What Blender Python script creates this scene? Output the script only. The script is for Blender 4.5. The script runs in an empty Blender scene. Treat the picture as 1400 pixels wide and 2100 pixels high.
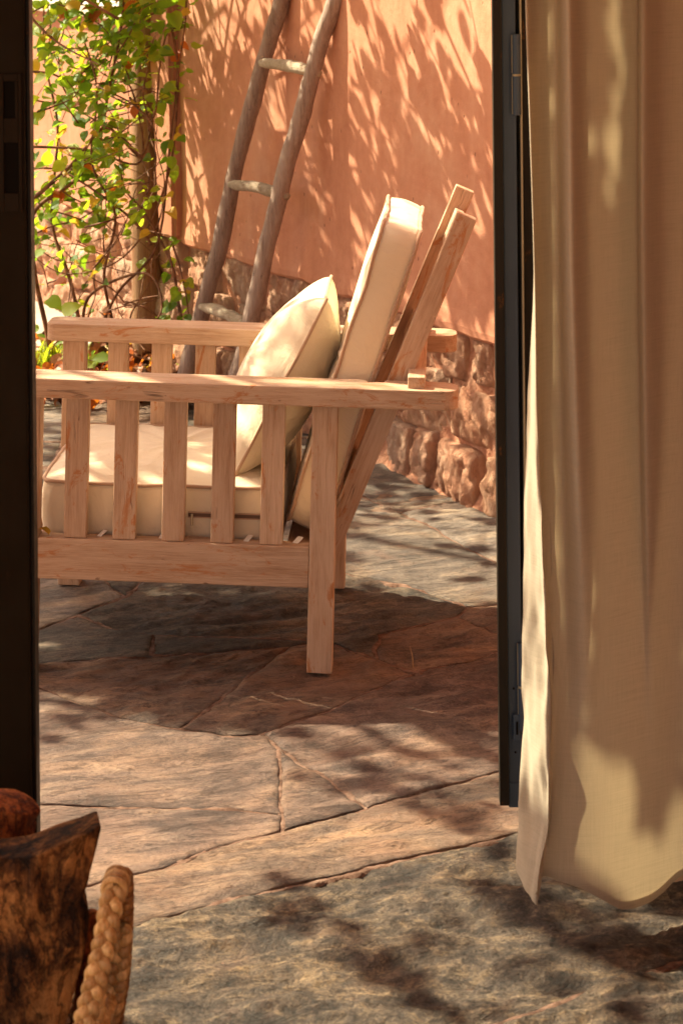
import bpy, bmesh, math, random
import numpy as np
from mathutils import Vector, Matrix, Euler, noise
from mathutils.geometry import delaunay_2d_cdt
R = math.radians
rnd = random.Random(7)
SC = bpy.context.scene
COL = SC.collection

# ------------------------------------------------------------------ camera, world, sun
F, H = 4700.0, 1.585                      # focal length in photo pixels, eye height in metres
cam_d = bpy.data.cameras.new('camera'); cam = bpy.data.objects.new('camera', cam_d); COL.objects.link(cam)
cam.location = (0, 0, H); cam.rotation_euler = (R(90), 0, 0)
cam_d.sensor_fit = 'HORIZONTAL'; cam_d.sensor_width = 24; cam_d.lens = F / 1400 * 24
cam_d.shift_y = -1250 / 1400
cam_d.clip_end = 500; cam_d.clip_start = .05
cam_d.dof.use_dof = True; cam_d.dof.focus_distance = 4.8; cam_d.dof.aperture_fstop = 11
SC.camera = cam
EL = R(47)
TO_SUN = Vector((-.87 * math.cos(EL), .493 * math.cos(EL), math.sin(EL))).normalized()
w = bpy.data.worlds.new('World'); SC.world = w; w.use_nodes = True
nt = w.node_tree; nt.nodes.clear()
sky = nt.nodes.new('ShaderNodeTexSky'); sky.sky_type = 'NISHITA'; sky.sun_disc = False
sky.sun_elevation = EL; sky.sun_rotation = math.atan2(TO_SUN.x, TO_SUN.y); sky.dust_density = 3.0; sky.air_density = 1.0
tint = nt.nodes.new('ShaderNodeMix'); tint.data_type = 'RGBA'; tint.blend_type = 'MULTIPLY'
tint.inputs[0].default_value = 1; tint.inputs[7].default_value = (1.0, .77, .61, 1)
bg = nt.nodes.new('ShaderNodeBackground'); bg.inputs[1].default_value = .115
wo = nt.nodes.new('ShaderNodeOutputWorld')
nt.links.new(sky.outputs[0], tint.inputs[6]); nt.links.new(tint.outputs[2], bg.inputs[0]); nt.links.new(bg.outputs[0], wo.inputs[0])
sd = bpy.data.lights.new('sun', 'SUN'); sd.energy = 5.0; sd.angle = R(.55); sd.color = (1, .87, .60)
so = bpy.data.objects.new('sun', sd); COL.objects.link(so); so.rotation_euler = TO_SUN.to_track_quat('Z', 'Y').to_euler()
so.location = (-4, 4, 6)
SC.view_settings.view_transform = 'Standard'; SC.view_settings.look = 'None'
SC.view_settings.exposure = 1.6; SC.view_settings.gamma = 1
SC.render.engine = 'CYCLES'
SC.cycles.max_bounces = 8; SC.cycles.diffuse_bounces = 4; SC.cycles.transmission_bounces = 6; SC.cycles.use_denoising = True

# ------------------------------------------------------------------ helpers
def W(px, py, Y): return Vector(((px - 700) / F * Y, Y, H - (py + 200) / F * Y))
def G(px, py, z=0.0):
    Y = (H - z) * F / (py + 200); return Vector(((px - 700) / F * Y, Y, z))

def link(name, me, m=None, parent=None, label=None, cat=None, group=None, kind=None, mat=None):
    o = bpy.data.objects.new(name, me); COL.objects.link(o)
    if m is not None and me is not None and hasattr(me, 'materials') and not me.materials: me.materials.append(m)
    if parent: o.parent = parent
    if label: o['label'] = label
    if cat: o['category'] = cat
    if group: o['group'] = group
    if kind: o['kind'] = kind
    if mat is not None: o.matrix_basis = mat
    return o
def empty(name, label=None, cat=None, mat=None, group=None, kind=None):
    o = link(name, None, None, None, label, cat, group, kind, mat); o.empty_display_size = .1; return o
def mesh_of(verts, faces, smooth=False, name='mesh'):
    me = bpy.data.meshes.new(name); me.from_pydata([tuple(v) for v in verts], [], faces); me.validate(); me.update()
    if smooth: me.polygons.foreach_set('use_smooth', [True] * len(me.polygons))
    return me
def bm_mesh(bm, smooth=False):
    bmesh.ops.recalc_face_normals(bm, faces=bm.faces)
    me = bpy.data.meshes.new('mesh'); bm.to_mesh(me); bm.free()
    if smooth: me.polygons.foreach_set('use_smooth', [True] * len(me.polygons))
    return me
def box_me(x0, x1, y0, y1, z0, z1, bev=.002, seg=2, sub=0, wob=0):
    bm = bmesh.new(); bmesh.ops.create_cube(bm, size=1)
    for v in bm.verts:
        v.co = Vector(((x0 + x1) / 2 + v.co.x * (x1 - x0), (y0 + y1) / 2 + v.co.y * (y1 - y0), (z0 + z1) / 2 + v.co.z * (z1 - z0)))
    if bev: bmesh.ops.bevel(bm, geom=list(bm.edges), offset=bev, segments=seg, profile=.6, affect='EDGES')
    return bm_mesh(bm)
def prism_me(pts, y0, y1, bev=.003, axis='z'):
    """closed polygon pts (a,b) extruded; axis z: a=x b=y, extruded z ; axis y: a=x b=z, extruded y"""
    bm = bmesh.new()
    mk = (lambda a, b, c: (a, b, c)) if axis == 'z' else (lambda a, b, c: (a, c, b))
    vs = [bm.verts.new(mk(a, b, y0)) for a, b in pts]; f = bm.faces.new(vs)
    r = bmesh.ops.extrude_face_region(bm, geom=[f])
    d = Vector(mk(0, 0, y1 - y0))
    for g in r['geom']:
        if isinstance(g, bmesh.types.BMVert): g.co += d
    bmesh.ops.recalc_face_normals(bm, faces=bm.faces)
    if bev:
        es = [e for e in bm.edges if len(e.link_faces) == 2 and e.calc_face_angle(0) > .9]
        bmesh.ops.bevel(bm, geom=es, offset=bev, segments=2, profile=.6, affect='EDGES')
    return bm_mesh(bm)
def tube_data(path, rad, n=8, caps=True, seed=0, rough=0):
    path = [Vector(p) for p in path]; k = len(path)
    if not hasattr(rad, '__len__'): rad = [rad] * k
    V, Fc = [], []; up = Vector((0, 0, 1)); prev = None
    for i, p in enumerate(path):
        t = (path[min(i + 1, k - 1)] - path[max(i - 1, 0)]).normalized()
        if prev is None:
            a = t.orthogonal().normalized()
        else:
            a = (prev - t * prev.dot(t)).normalized()
        prev = a; b = t.cross(a)
        for j in range(n):
            th = 2 * math.pi * j / n
            r = rad[i]
            if rough: r *= 1 + rough * noise.noise(Vector((math.cos(th) * 1.3 + seed * 7, math.sin(th) * 1.3, i * .45 + seed)))
            V.append(p + (a * math.cos(th) + b * math.sin(th)) * r)
    for i in range(k - 1):
        for j in range(n):
            Fc.append((i * n + j, i * n + (j + 1) % n, (i + 1) * n + (j + 1) % n, (i + 1) * n + j))
    if caps:
        Fc.append(tuple(range(n - 1, -1, -1))); Fc.append(tuple((k - 1) * n + j for j in range(n)))
    return V, Fc
def tube_me(path, rad, n=8, **kw):
    v, f = tube_data(path, rad, n, **kw); return mesh_of(v, f, True)
def catmull(P, seg=8, closed=False):
    P = [Vector(p) for p in P]; out = []; n = len(P)
    rng = range(n) if closed else range(n - 1)
    for i in rng:
        g = (lambda k: P[k % n]) if closed else (lambda k: P[max(0, min(n - 1, k))])
        p0, p1, p2, p3 = g(i - 1), g(i), g(i + 1), g(i + 2)
        for s in range(seg):
            t = s / seg
            out.append(.5 * ((2 * p1) + (p2 - p0) * t + (2 * p0 - 5 * p1 + 4 * p2 - p3) * t * t + (3 * p1 - p0 - 3 * p2 + p3) * t ** 3))
    if not closed: out.append(P[-1])
    return out

# ------------------------------------------------------------------ materials
class NT:
    def __init__(s, name):
        s.m = bpy.data.materials.new(name); s.m.use_nodes = True; s.t = s.m.node_tree; s.t.nodes.clear()
        s.out = s.n('ShaderNodeOutputMaterial'); s.b = s.n('ShaderNodeBsdfPrincipled'); s.l(s.b.outputs[0], s.out.inputs[0])
    def n(s, ty, **kw):
        x = s.t.nodes.new(ty)
        for k, v in kw.items(): setattr(x, k, v)
        return x
    def l(s, a, b): s.t.links.new(a, b)
    def coord(s, rand=40.0, scale=(1, 1, 1), rot=(0, 0, 0)):
        tc = s.n('ShaderNodeTexCoord'); mp = s.n('ShaderNodeMapping'); mp.inputs['Scale'].default_value = scale
        src = tc.outputs['Object']
        if any(rot):
            m2 = s.n('ShaderNodeMapping'); m2.inputs['Rotation'].default_value = rot; s.l(src, m2.inputs[0]); src = m2.outputs[0]
        s.l(src, mp.inputs[0])
        if rand:
            oi = s.n('ShaderNodeObjectInfo'); ma = s.n('ShaderNodeMath', operation='MULTIPLY'); ma.inputs[1].default_value = rand
            s.l(oi.outputs['Random'], ma.inputs[0]); s.l(ma.outputs[0], mp.inputs['Location'])
        return mp.outputs[0]
    def noise(s, c, scale, detail=6, rough=.6, dist=0, kind='FBM'):
        x = s.n('ShaderNodeTexNoise'); x.inputs['Scale'].default_value = scale; x.inputs['Detail'].default_value = detail
        x.inputs['Roughness'].default_value = rough; x.inputs['Distortion'].default_value = dist; x.noise_type = kind
        s.l(c, x.inputs['Vector']); return x.outputs['Fac']
    def ramp(s, f, stops, interp='LINEAR'):
        r = s.n('ShaderNodeValToRGB'); r.color_ramp.interpolation = interp; e = r.color_ramp.elements
        while len(e) < len(stops): e.new(.5)
        for q, (p, c) in zip(e, stops):
            q.position = p; q.color = (c, c, c, 1) if not hasattr(c, '__len__') else (*c, 1)
        s.l(f, r.inputs[0]); return r.outputs[0]
    def mix(s, f, a, b, mode='MIX'):
        x = s.n('ShaderNodeMix', data_type='RGBA', blend_type=mode)
        if hasattr(f, 'is_linked') or not isinstance(f, (int, float)): s.l(f, x.inputs[0])
        else: x.inputs[0].default_value = f
        for v, i in ((a, 6), (b, 7)):
            if isinstance(v, tuple): x.inputs[i].default_value = (*v, 1)
            else: s.l(v, x.inputs[i])
        return x.outputs[2]
    def math(s, op, a, b=0.0):
        x = s.n('ShaderNodeMath', operation=op)
        for v, i in ((a, 0), (b, 1)):
            if isinstance(v, (int, float)): x.inputs[i].default_value = v
            else: s.l(v, x.inputs[i])
        return x.outputs[0]
    def bump(s, h, strength=.5, dist=.01, prev=None):
        b = s.n('ShaderNodeBump'); b.inputs['Strength'].default_value = strength; b.inputs['Distance'].default_value = dist
        s.l(h, b.inputs['Height'])
        if prev is not None: s.l(prev, b.inputs['Normal'])
        return b.outputs[0]
    def done(s, col=None, rough=.8, normal=None, spec=.3):
        if col is not None:
            if isinstance(col, tuple): s.b.inputs['Base Color'].default_value = (*col, 1)
            else: s.l(col, s.b.inputs['Base Color'])
        if isinstance(rough, (int, float)): s.b.inputs['Roughness'].default_value = rough
        else: s.l(rough, s.b.inputs['Roughness'])
        s.b.inputs['Specular IOR Level'].default_value = spec
        if normal is not None: s.l(normal, s.b.inputs['Normal'])
        return s.m

def stone_mat(name, dark, mid, light, rust, rust_lo=.55, bump=.6, ang=20, stretch=.22, fine=1.0):
    s = NT(name)
    c = s.coord(30, (stretch, 1, 1), (0, 0, R(-ang))); ci = s.coord(30)
    big = s.noise(ci, 5, 5, .62, .5); st = s.noise(c, 24, 10, .72, .7); fi = s.noise(ci, 190, 5, .75); mid_n = s.noise(ci, 34, 9, .75, .8)
    rid = s.noise(c, 13, 9, .68, 1.1)
    cr = s.math('ABSOLUTE', s.math('SUBTRACT', rid, .5))                    # thin cleavage lines
    lines = s.ramp(cr, [(.0, 1.0), (.022, 0.0)])
    f = s.math('ADD', s.math('MULTIPLY', st, .45), s.math('ADD', s.math('MULTIPLY', mid_n, .3), s.math('MULTIPLY', fi, .25)))
    bright = tuple(min(1, x * 1.55) for x in light)
    col = s.ramp(f, [(.36, tuple(x * .6 for x in dark)), (.44, dark), (.51, mid), (.58, light), (.68, bright)])
    mac = s.noise(s.coord(91, (.55, 1, 1), (0, 0, R(-ang))), 6, 6, .66, .9); col = s.mix(1.0, col, s.ramp(mac, [(.36, (.52, .52, .55)), (.5, (.95, .95, .95)), (.62, (1.45, 1.36, 1.2))]), 'MULTIPLY')
    rm = s.ramp(s.math('ADD', s.math('MULTIPLY', big, .7), s.math('MULTIPLY', st, .3)), [(rust_lo - .07, 0.0), (rust_lo + .07, 1.0)])
    col = s.mix(s.math('MULTIPLY', rm, .55), col, s.mix(f, tuple(x * .6 for x in rust), tuple(min(1, x * 1.5) for x in rust)))
    dust = s.ramp(s.noise(s.coord(77), 7, 8, .72, .6), [(.56, 0.0), (.70, 1.0)])
    col = s.mix(s.math('MULTIPLY', dust, .35), col, (.36, .20, .145))
    col = s.mix(s.math('MULTIPLY', lines, .55), col, tuple(x * .35 for x in dark))
    pits = s.noise(s.coord(30, (.45, 1.3, 1)), 70, 4, .6, 1.2); pit = s.ramp(pits, [(.32, 0.0), (.38, 1.0)])
    col = s.mix(s.math('MULTIPLY', s.math('SUBTRACT', 1.0, pit), .7), col, tuple(x * .4 for x in rust))
    tone = s.n('ShaderNodeObjectInfo'); tv = s.ramp(tone.outputs['Random'], [(0, .80), (1, 1.18)]); col = s.mix(1.0, col, tv, 'MULTIPLY')
    terr = s.math('PINGPONG', s.math('MULTIPLY', rid, 7.0), 1.0)
    n1 = s.bump(st, min(1, bump * 1.2), .045 * fine); n2 = s.bump(mid_n, min(1, bump), .028 * fine, n1); n3 = s.bump(terr, bump * .8, .016, n2)
    n4 = s.bump(fi, .9, .007 * fine, n3); n5 = s.bump(pit, .5, .006, n4); n6 = s.bump(s.math('SUBTRACT', 1.0, lines), .6, .006, n5)
    return s.done(col, s.ramp(st, [(.35, .45), (.62, .8)]), n6, .45)

M = {}
M['stone_grey'] = stone_mat('slate_grey', (0.102, 0.089, 0.077), (0.200, 0.166, 0.134), (0.305, 0.246, 0.190), (0.30, 0.185, 0.13), .60, bump=.9)
M['stone_smooth'] = stone_mat('slate_smooth', (0.17, 0.138, 0.118), (0.255, 0.207, 0.172), (0.325, 0.262, 0.210), (0.32, 0.225, 0.17), .62, bump=.45)
M['stone_pink'] = stone_mat('slate_pink', (0.19, 0.130, 0.108), (0.325, 0.222, 0.180), (0.43, 0.312, 0.245), (0.38, 0.232, 0.172), .56, bump=.8)
M['stone_ochre'] = stone_mat('slate_ochre', (0.190, 0.128, 0.100), (0.345, 0.240, 0.182), (0.43, 0.305, 0.215), (0.40, 0.215, 0.135), .54, bump=.9)
M['stone_rough'] = stone_mat('slate_rough', (0.066, 0.053, 0.046), (0.185, 0.143, 0.112), (0.40, 0.300, 0.20), (0.27, 0.175, 0.12), .62, bump=1.0, ang=15, stretch=.45, fine=2.2)
def mortar_mat():
    s = NT('mortar_pink'); c = s.coord(0)
    a = s.noise(c, 30, 8, .7); b = s.noise(c, 160, 5, .7)
    col = s.ramp(a, [(.38, (.07, .038, .027)), (.50, (.17, .098, .07)), (.64, (.25, .165, .125))])
    return s.done(col, .9, s.bump(b, .8, .004, s.bump(a, .8, .015)), .2)
M['mortar'] = mortar_mat()
def wallstone_mat():
    s = NT('red_sandstone'); c = s.coord(25); c2 = s.coord(25, (1, 1, .45))
    a = s.noise(c, 9, 6, .65, .5); b = s.noise(c2, 38, 9, .72, .8); f = s.noise(c, 150, 6, .7)
    col = s.ramp(s.math('ADD', s.math('MULTIPLY', a, .5), s.math('MULTIPLY', b, .5)), [(.34, (.32, .15, .095)), (.47, (.52, .29, .19)), (.58, (.63, .41, .29)), (.7, (.72, .53, .40))])
    oi = s.n('ShaderNodeObjectInfo'); col = s.mix(1.0, col, s.ramp(oi.outputs['Random'], [(0, (.85, .78, .76)), (.3, (1.05, .95, .9)), (.6, (.9, .92, .95)), (.8, (1.1, 1.05, .98)), (1, (.92, .82, .78))]), 'MULTIPLY')
    g = s.ramp(s.noise(s.coord(25), 4, 3, .5), [(.5, 0.0), (.62, 1.0)])
    col = s.mix(s.math('MULTIPLY', g, .4), col, (.40, .31, .25))
    return s.done(col, .9, s.bump(f, .6, .004, s.bump(b, .95, .022)), .15)
M['sandstone'] = wallstone_mat()
def wallmortar_mat():
    s = NT('clay_mortar'); c = s.coord(0); a = s.noise(c, 18, 7, .65, .4); b = s.noise(c, 90, 6, .7)
    col = s.ramp(a, [(.3, (.38, .16, .095)), (.5, (.52, .26, .165)), (.7, (.58, .36, .25))])
    return s.done(col, .95, s.bump(b, .6, .005, s.bump(a, .8, .03)), .1)
M['clay'] = wallmortar_mat()
def plaster_mat(name, c0, c1, c2):
    s = NT(name); c = s.coord(0)
    a = s.noise(c, 2.2, 5, .6, .6); b = s.noise(c, 22, 8, .7); v = s.noise(s.coord(0, (1, 1, .12)), 14, 6, .6); f = s.noise(c, 220, 5, .7)
    k = s.math('ADD', s.math('MULTIPLY', a, .5), s.math('ADD', s.math('MULTIPLY', b, .25), s.math('MULTIPLY', v, .25)))
    col = s.ramp(k, [(.36, c0), (.5, c1), (.64, c2)])
    pit = s.n('ShaderNodeTexVoronoi'); pit.feature = 'F1'; pit.inputs['Scale'].default_value = 34; s.l(s.coord(0, (1, 1, .55)), pit.inputs['Vector'])
    pm = s.math('MULTIPLY', s.ramp(pit.outputs['Distance'], [(.07, 1.0), (.13, 0.0)]), s.ramp(s.noise(c, 8, 2, .5), [(.5, 0.0), (.58, 1.0)]))
    col = s.mix(s.math('MULTIPLY', pm, .75), col, tuple(x * .25 for x in c0))
    fade = s.ramp(s.noise(s.coord(0, (1, 1, .5)), 5, 7, .68, .5), [(.56, 0.0), (.70, 1.0)])
    col = s.mix(s.math('MULTIPLY', fade, .3), col, (.66, .42, .30))
    n = s.bump(a, .4, .03); n = s.bump(b, .35, .006, n); n = s.bump(f, .5, .0015, n)
    inv = s.math('SUBTRACT', 1.0, pm); n = s.bump(inv, .5, .004, n)
    return s.done(col, .88, n, .15)
M['plaster'] = plaster_mat('terracotta_plaster', (.45, .19, .115), (.575, .27, .17), (.66, .365, .245))
M['plaster_pale'] = plaster_mat('pale_pink_plaster', (.37, .165, .10), (.45, .205, .128), (.50, .25, .165))
M['room'] = plaster_mat('warm_render', (.50, .30, .18), (.56, .34, .21), (.60, .38, .25))
def wood_mat(name, axis, base=(.44, .285, .185), worn=(.45, .18, .06), light=(.63, .465, .345), dark=(.29, .15, .085), amt=.562, bump=.5, rough=.6):
    s = NT(name)
    def sc(a, b): return tuple(b if i == axis else a for i in range(3))
    g = s.noise(s.coord(30, sc(26, 1.3)), 3.2, 9, .68, .7); big = s.noise(s.coord(30, sc(9, 1.6)), 2.4, 5, .6, .4)
    fine = s.noise(s.coord(30, sc(150, 7)), 3, 6, .7)
    col = s.ramp(s.math('ADD', s.math('MULTIPLY', g, .55), s.math('MULTIPLY', fine, .45)), [(.34, dark), (.45, base), (.56, tuple((a + b) / 2 for a, b in zip(base, light))), (.68, light)])
    col = s.mix(s.ramp(big, [(.42, .0), (.66, .6)]), col, light)
    wn = s.noise(s.coord(57, sc(12, 3.4)), 2.3, 9, .78, .9)
    col = s.mix(s.math('MULTIPLY', s.ramp(wn, [(amt, 0.0), (amt + .05, 1.0)]), .85), col, worn)
    sp = s.noise(s.coord(44, sc(30, 9)), 2.5, 4, .6)
    col = s.mix(s.math('MULTIPLY', s.ramp(sp, [(.69, 0.0), (.73, 1.0)]), .7), col, tuple(x * .5 for x in dark))
    ck = s.noise(s.coord(80, sc(16, 1.0)), 2.2, 3, .5, .9)
    cm = s.math('MULTIPLY', s.ramp(ck, [(.490, 0.0), (.498, 1.0), (.502, 1.0), (.510, 0.0)]), s.ramp(s.noise(s.coord(20), 7, 2, .5), [(.60, 0.0), (.66, 1.0)]))
    col = s.mix(s.math('MULTIPLY', cm, .45), col, tuple(x * .4 for x in dark))
    oi = s.n('ShaderNodeObjectInfo'); col = s.mix(1.0, col, s.ramp(oi.outputs['Random'], [(0, (.84, .80, .78)), (.5, (1.0, .98, .95)), (1, (1.12, 1.12, 1.1))]), 'MULTIPLY')
    n = s.bump(g, bump, .006); n = s.bump(fine, bump, .003, n); n = s.bump(s.math('SUBTRACT', 1.0, cm), .8, .004, n)
    return s.done(col, s.ramp(g, [(.3, rough + .12), (.7, rough - .08)]), n, .35)
for i, a in enumerate('xyz'): M['wood_' + a] = wood_mat('washed_teak_' + a, i)
M['post_wood'] = wood_mat('post_wood', 2, (.26, .13, .06), (.28, .10, .03), (.40, .26, .15), (.10, .045, .02), .56, .8)
M['ladder_wood'] = wood_mat('ladder_wood', 2, (.25, .175, .145), (.33, .16, .09), (.45, .35, .30), (.07, .045, .038), .62, 1.0, .75)
M['rung_wood'] = wood_mat('silvered_rung_wood', 0, (.36, .29, .21), (.28, .17, .09), (.56, .48, .38), (.13, .08, .05), .60, 1.0, .75)
def fabric_mat(name, col, trans=0, weave=900, bump=.2, sheen=.2, var=.06):
    s = NT(name); c = s.coord(5)
    a = s.noise(c, 7, 4, .5)
    cc = s.mix(a, tuple(x * (1 - var) for x in col), tuple(min(1, x * (1 + var)) for x in col))
    w1 = s.n('ShaderNodeTexWave'); w1.wave_type = 'BANDS'; w1.bands_direction = 'X'; w1.inputs['Scale'].default_value = weave / 6; w1.inputs['Distortion'].default_value = 1.5
    w2 = s.n('ShaderNodeTexWave'); w2.wave_type = 'BANDS'; w2.bands_direction = 'Z'; w2.inputs['Scale'].default_value = weave / 6; w2.inputs['Distortion'].default_value = 1.5
    s.l(c, w1.inputs[0]); s.l(c, w2.inputs[0])
    h = s.math('ADD', w1.outputs['Fac'], w2.outputs['Fac'])
    wr = s.noise(s.coord(5, (1, 1, .6)), 9, 6, .6, 1.2); w3 = s.noise(s.coord(8, (.35, 1.6, 1)), 16, 4, .55, .8)
    n = s.bump(w3, bump, .012, s.bump(wr, bump * 1.4, .03)); n = s.bump(h, .12, .0006, n)
    s.b.inputs['Sheen Weight'].default_value = sheen
    m = s.done(cc, .85, n, .2)
    if trans:
        tr = s.n('ShaderNodeBsdfTranslucent'); s.l(cc, tr.inputs[0]); ms = s.n('ShaderNodeMixShader'); ms.inputs[0].default_value = trans
        s.l(s.b.outputs[0], ms.inputs[1]); s.l(tr.outputs[0], ms.inputs[2]); s.l(ms.outputs[0], s.out.inputs[0])
    return m
M['cream'] = fabric_mat('cream_canvas', (.74, .625, .455))
M['piping'] = fabric_mat('taupe_piping', (.46, .30, .20), weave=1500)
def curtain_mat(name, col, tcol, trans):
    s = NT(name)
    slub_h = s.noise(s.coord(0, (3, 3, 160)), 5, 6, .65); slub_v = s.noise(s.coord(0, (220, 220, 3)), 5, 6, .65)
    k = s.math('ADD', s.math('MULTIPLY', slub_h, .5), s.math('MULTIPLY', slub_v, .5))
    cc = s.ramp(k, [(.38, tuple(x * .86 for x in col)), (.5, col), (.62, tuple(min(1, x * 1.08) for x in col))])
    n = s.bump(k, .5, .0015); n = s.bump(s.noise(s.coord(0), 6, 4, .5), .2, .02, n)
    s.b.inputs['Sheen Weight'].default_value = .15
    s.done(cc, .85, n, .2)
    tr = s.n('ShaderNodeBsdfTranslucent'); s.l(s.mix(1.0, s.mix(1.0, cc, (1.15, 1.15, 1.15), 'MULTIPLY'), tcol, 'MULTIPLY'), tr.inputs[0])
    ms = s.n('ShaderNodeMixShader'); ms.inputs[0].default_value = trans
    s.l(s.b.outputs[0], ms.inputs[1]); s.l(tr.outputs[0], ms.inputs[2]); s.l(ms.outputs[0], s.out.inputs[0])
    return s.m
M['curtain'] = curtain_mat('linen_curtain', (.46, .40, .305), (1, .90, .70), .22)
def metal_mat(name, base, rust, amt, rough=.45, metallic=.4):
    s = NT(name); c = s.coord(10); a = s.noise(c, 14, 7, .7, .6); b = s.noise(s.coord(10, (1, 1, .15)), 60, 6, .65)
    m = s.ramp(s.math('ADD', s.math('MULTIPLY', a, .65), s.math('MULTIPLY', b, .35)), [(amt, 0.0), (amt + .06, 1.0)])
    col = s.mix(s.math('MULTIPLY', m, .8), s.mix(b, tuple(x * .7 for x in base), tuple(x * 1.25 for x in base)), rust)
    s.b.inputs['Metallic'].default_value = 0
    return s.done(col, s.ramp(a, [(.3, rough - .1), (.7, rough + .2)]), s.bump(a, .15, .003), metallic)
M['steel'] = metal_mat('painted_blue_grey_steel', (.045, .072, .115), (.10, .05, .02), .68, .4, .3)
M['steel_dark'] = metal_mat('blackened_steel', (.013, .011, .008), (.16, .065, .015), .60, .45, .2)
M['steel_edge'] = metal_mat('bright_edge_steel', (.30, .28, .20), (.12, .06, .03), .7, .35, .5)
M['door_dark'] = metal_mat('dark_bronze_door', (.012, .0075, .003), (.03, .015, .006), .6, .6, .08)
M['plate'] = metal_mat('aged_brass_plate', (.014, .009, .005), (.03, .015, .006), .6, .6, .08)
s = NT('painted_hole_shade'); M['hole_shade'] = s.done((.004, .003, .002), .9, None, .1)  # near-black colour that paints the shade inside small holes
s = NT('white_webbing'); M['white'] = s.done((.78, .74, .68), .8)
s = NT('white_coping'); M['coping'] = s.done((.62, .55, .46), .8)
s = NT('zip_brown'); M['zip'] = s.done((.13, .07, .045), .6)
s = NT('zip_metal'); s.b.inputs['Metallic'].default_value = .8; M['zipmetal'] = s.done((.5, .42, .3), .35)
s = NT('clear_glass'); s.b.inputs['Transmission Weight'].default_value = 1; s.b.inputs['IOR'].default_value = 1.45; M['glass'] = s.done((.9, .93, .9), .03)
def leaf_mat(name, col, tr_col, trans=.45, vein=True):
    s = NT(name); c = s.coord(9)
    a = s.noise(c, 45, 4, .6); cc = s.mix(a, tuple(x * .75 for x in col), tuple(min(1, x * 1.25) for x in col))
    s.done(cc, .5, s.bump(a, .3, .003), .4)
    tr = s.n('ShaderNodeBsdfTranslucent'); tr.inputs[0].default_value = (*tr_col, 1); ms = s.n('ShaderNodeMixShader'); ms.inputs[0].default_value = trans
    s.l(s.b.outputs[0], ms.inputs[1]); s.l(tr.outputs[0], ms.inputs[2]); s.l(ms.outputs[0], s.out.inputs[0]); return s.m
M['leaf_a'] = leaf_mat('leaf_green', (.11, .21, .015), (.42, .62, .025), .55)
M['leaf_b'] = leaf_mat('leaf_dark_green', (.06, .14, .014), (.26, .45, .018), .5)
M['leaf_c'] = leaf_mat('leaf_lime', (.18, .26, .018), (.60, .68, .03), .5)
M['leaf_y'] = leaf_mat('leaf_yellow', (.50, .32, .03), (.80, .55, .05))
M['leaf_o'] = leaf_mat('leaf_orange', (.42, .11, .02), (.7, .2, .02))
M['leaf_brown'] = leaf_mat('leaf_brown', (.26, .10, .04), (.3, .1, .03), .2)
s = NT('red_brown_stem'); c = s.coord(9); M['stem'] = s.done(s.ramp(s.noise(c, 30, 4, .6), [(.4, (.10, .04, .02)), (.6, (.25, .11, .055))]), .7)
def soil():
    s = NT('planting_soil'); c = s.coord(0); a = s.noise(c, 40, 8, .7)
    return s.done(s.ramp(a, [(.35, (.05, .025, .015)), (.6, (.17, .08, .045))]), .95, s.bump(a, 1, .03), .1)
M['soil'] = soil()
s = NT('sandy_earth'); c = s.coord(0); a = s.noise(c, 3, 8, .65); M['earth'] = s.done(s.ramp(a, [(.35, (.24, .165, .11)), (.65, (.34, .235, .155))]), .9, s.bump(a, .6, .03), .1)
def bark(name, a0, a1, a2, scale=18, bump=1.0):
    s = NT(name); c = s.coord(5, (1, 1, .35)); ci = s.coord(5)
    a = s.noise(c, scale * 1.6, 10, .74, .9); big = s.noise(ci, 11, 6, .62, .7); f = s.noise(ci, 150, 6, .7); rr = s.noise(c, scale, 6, .6, 1.4)
    ln = s.ramp(s.math('ABSOLUTE', s.math('SUBTRACT', rr, .5)), [(0, 1.0), (.028, 0.0)])
    col = s.ramp(s.math('ADD', s.math('MULTIPLY', a, .38), s.math('ADD', s.math('MULTIPLY', big, .42), s.math('MULTIPLY', f, .2))), [(.43, a0), (.50, a1), (.58, a2)])
    col = s.mix(s.math('MULTIPLY', ln, .7), col, tuple(x * .3 for x in a0))
    return s.done(col, .85, s.bump(f, .6, .003, s.bump(a, bump, .02, s.bump(s.math('SUBTRACT', 1.0, ln), .8, .008))), .25)
M['bark'] = bark('firewood_bark', (.022, .009, .004), (.15, .058, .016), (.52, .24, .07))
M['bark_red'] = bark('red_firewood', (.12, .026, .008), (.52, .14, .03), (.72, .28, .08), 26)
M['tree_bark'] = bark('tree_bark', (.08, .05, .03), (.17, .11, .07), (.28, .2, .13), 10)
def straw(name, a, b, rough=.5):
    s = NT(name); c = s.coord(20, (1, 1, 1)); f = s.noise(s.coord(20, (60, 60, 6)), 4, 5, .6)
    oi = s.n('ShaderNodeObjectInfo'); cc = s.mix(1.0, s.mix(s.ramp(f, [(.38, 0.0), (.60, 1.0)]), a, b), s.ramp(oi.outputs['Random'], [(0, (.55, .48, .42)), (.4, (.95, .9, .85)), (1, (1.2, 1.2, 1.15))]), 'MULTIPLY')
    return s.done(cc, rough, s.bump(f, .4, .002), .35)
M['straw'] = straw('palm_straw', (.46, .27, .09), (.74, .52, .24)); M['straw_dark'] = straw('dark_wicker', (.26, .11, .03), (.48, .25, .08))

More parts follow.
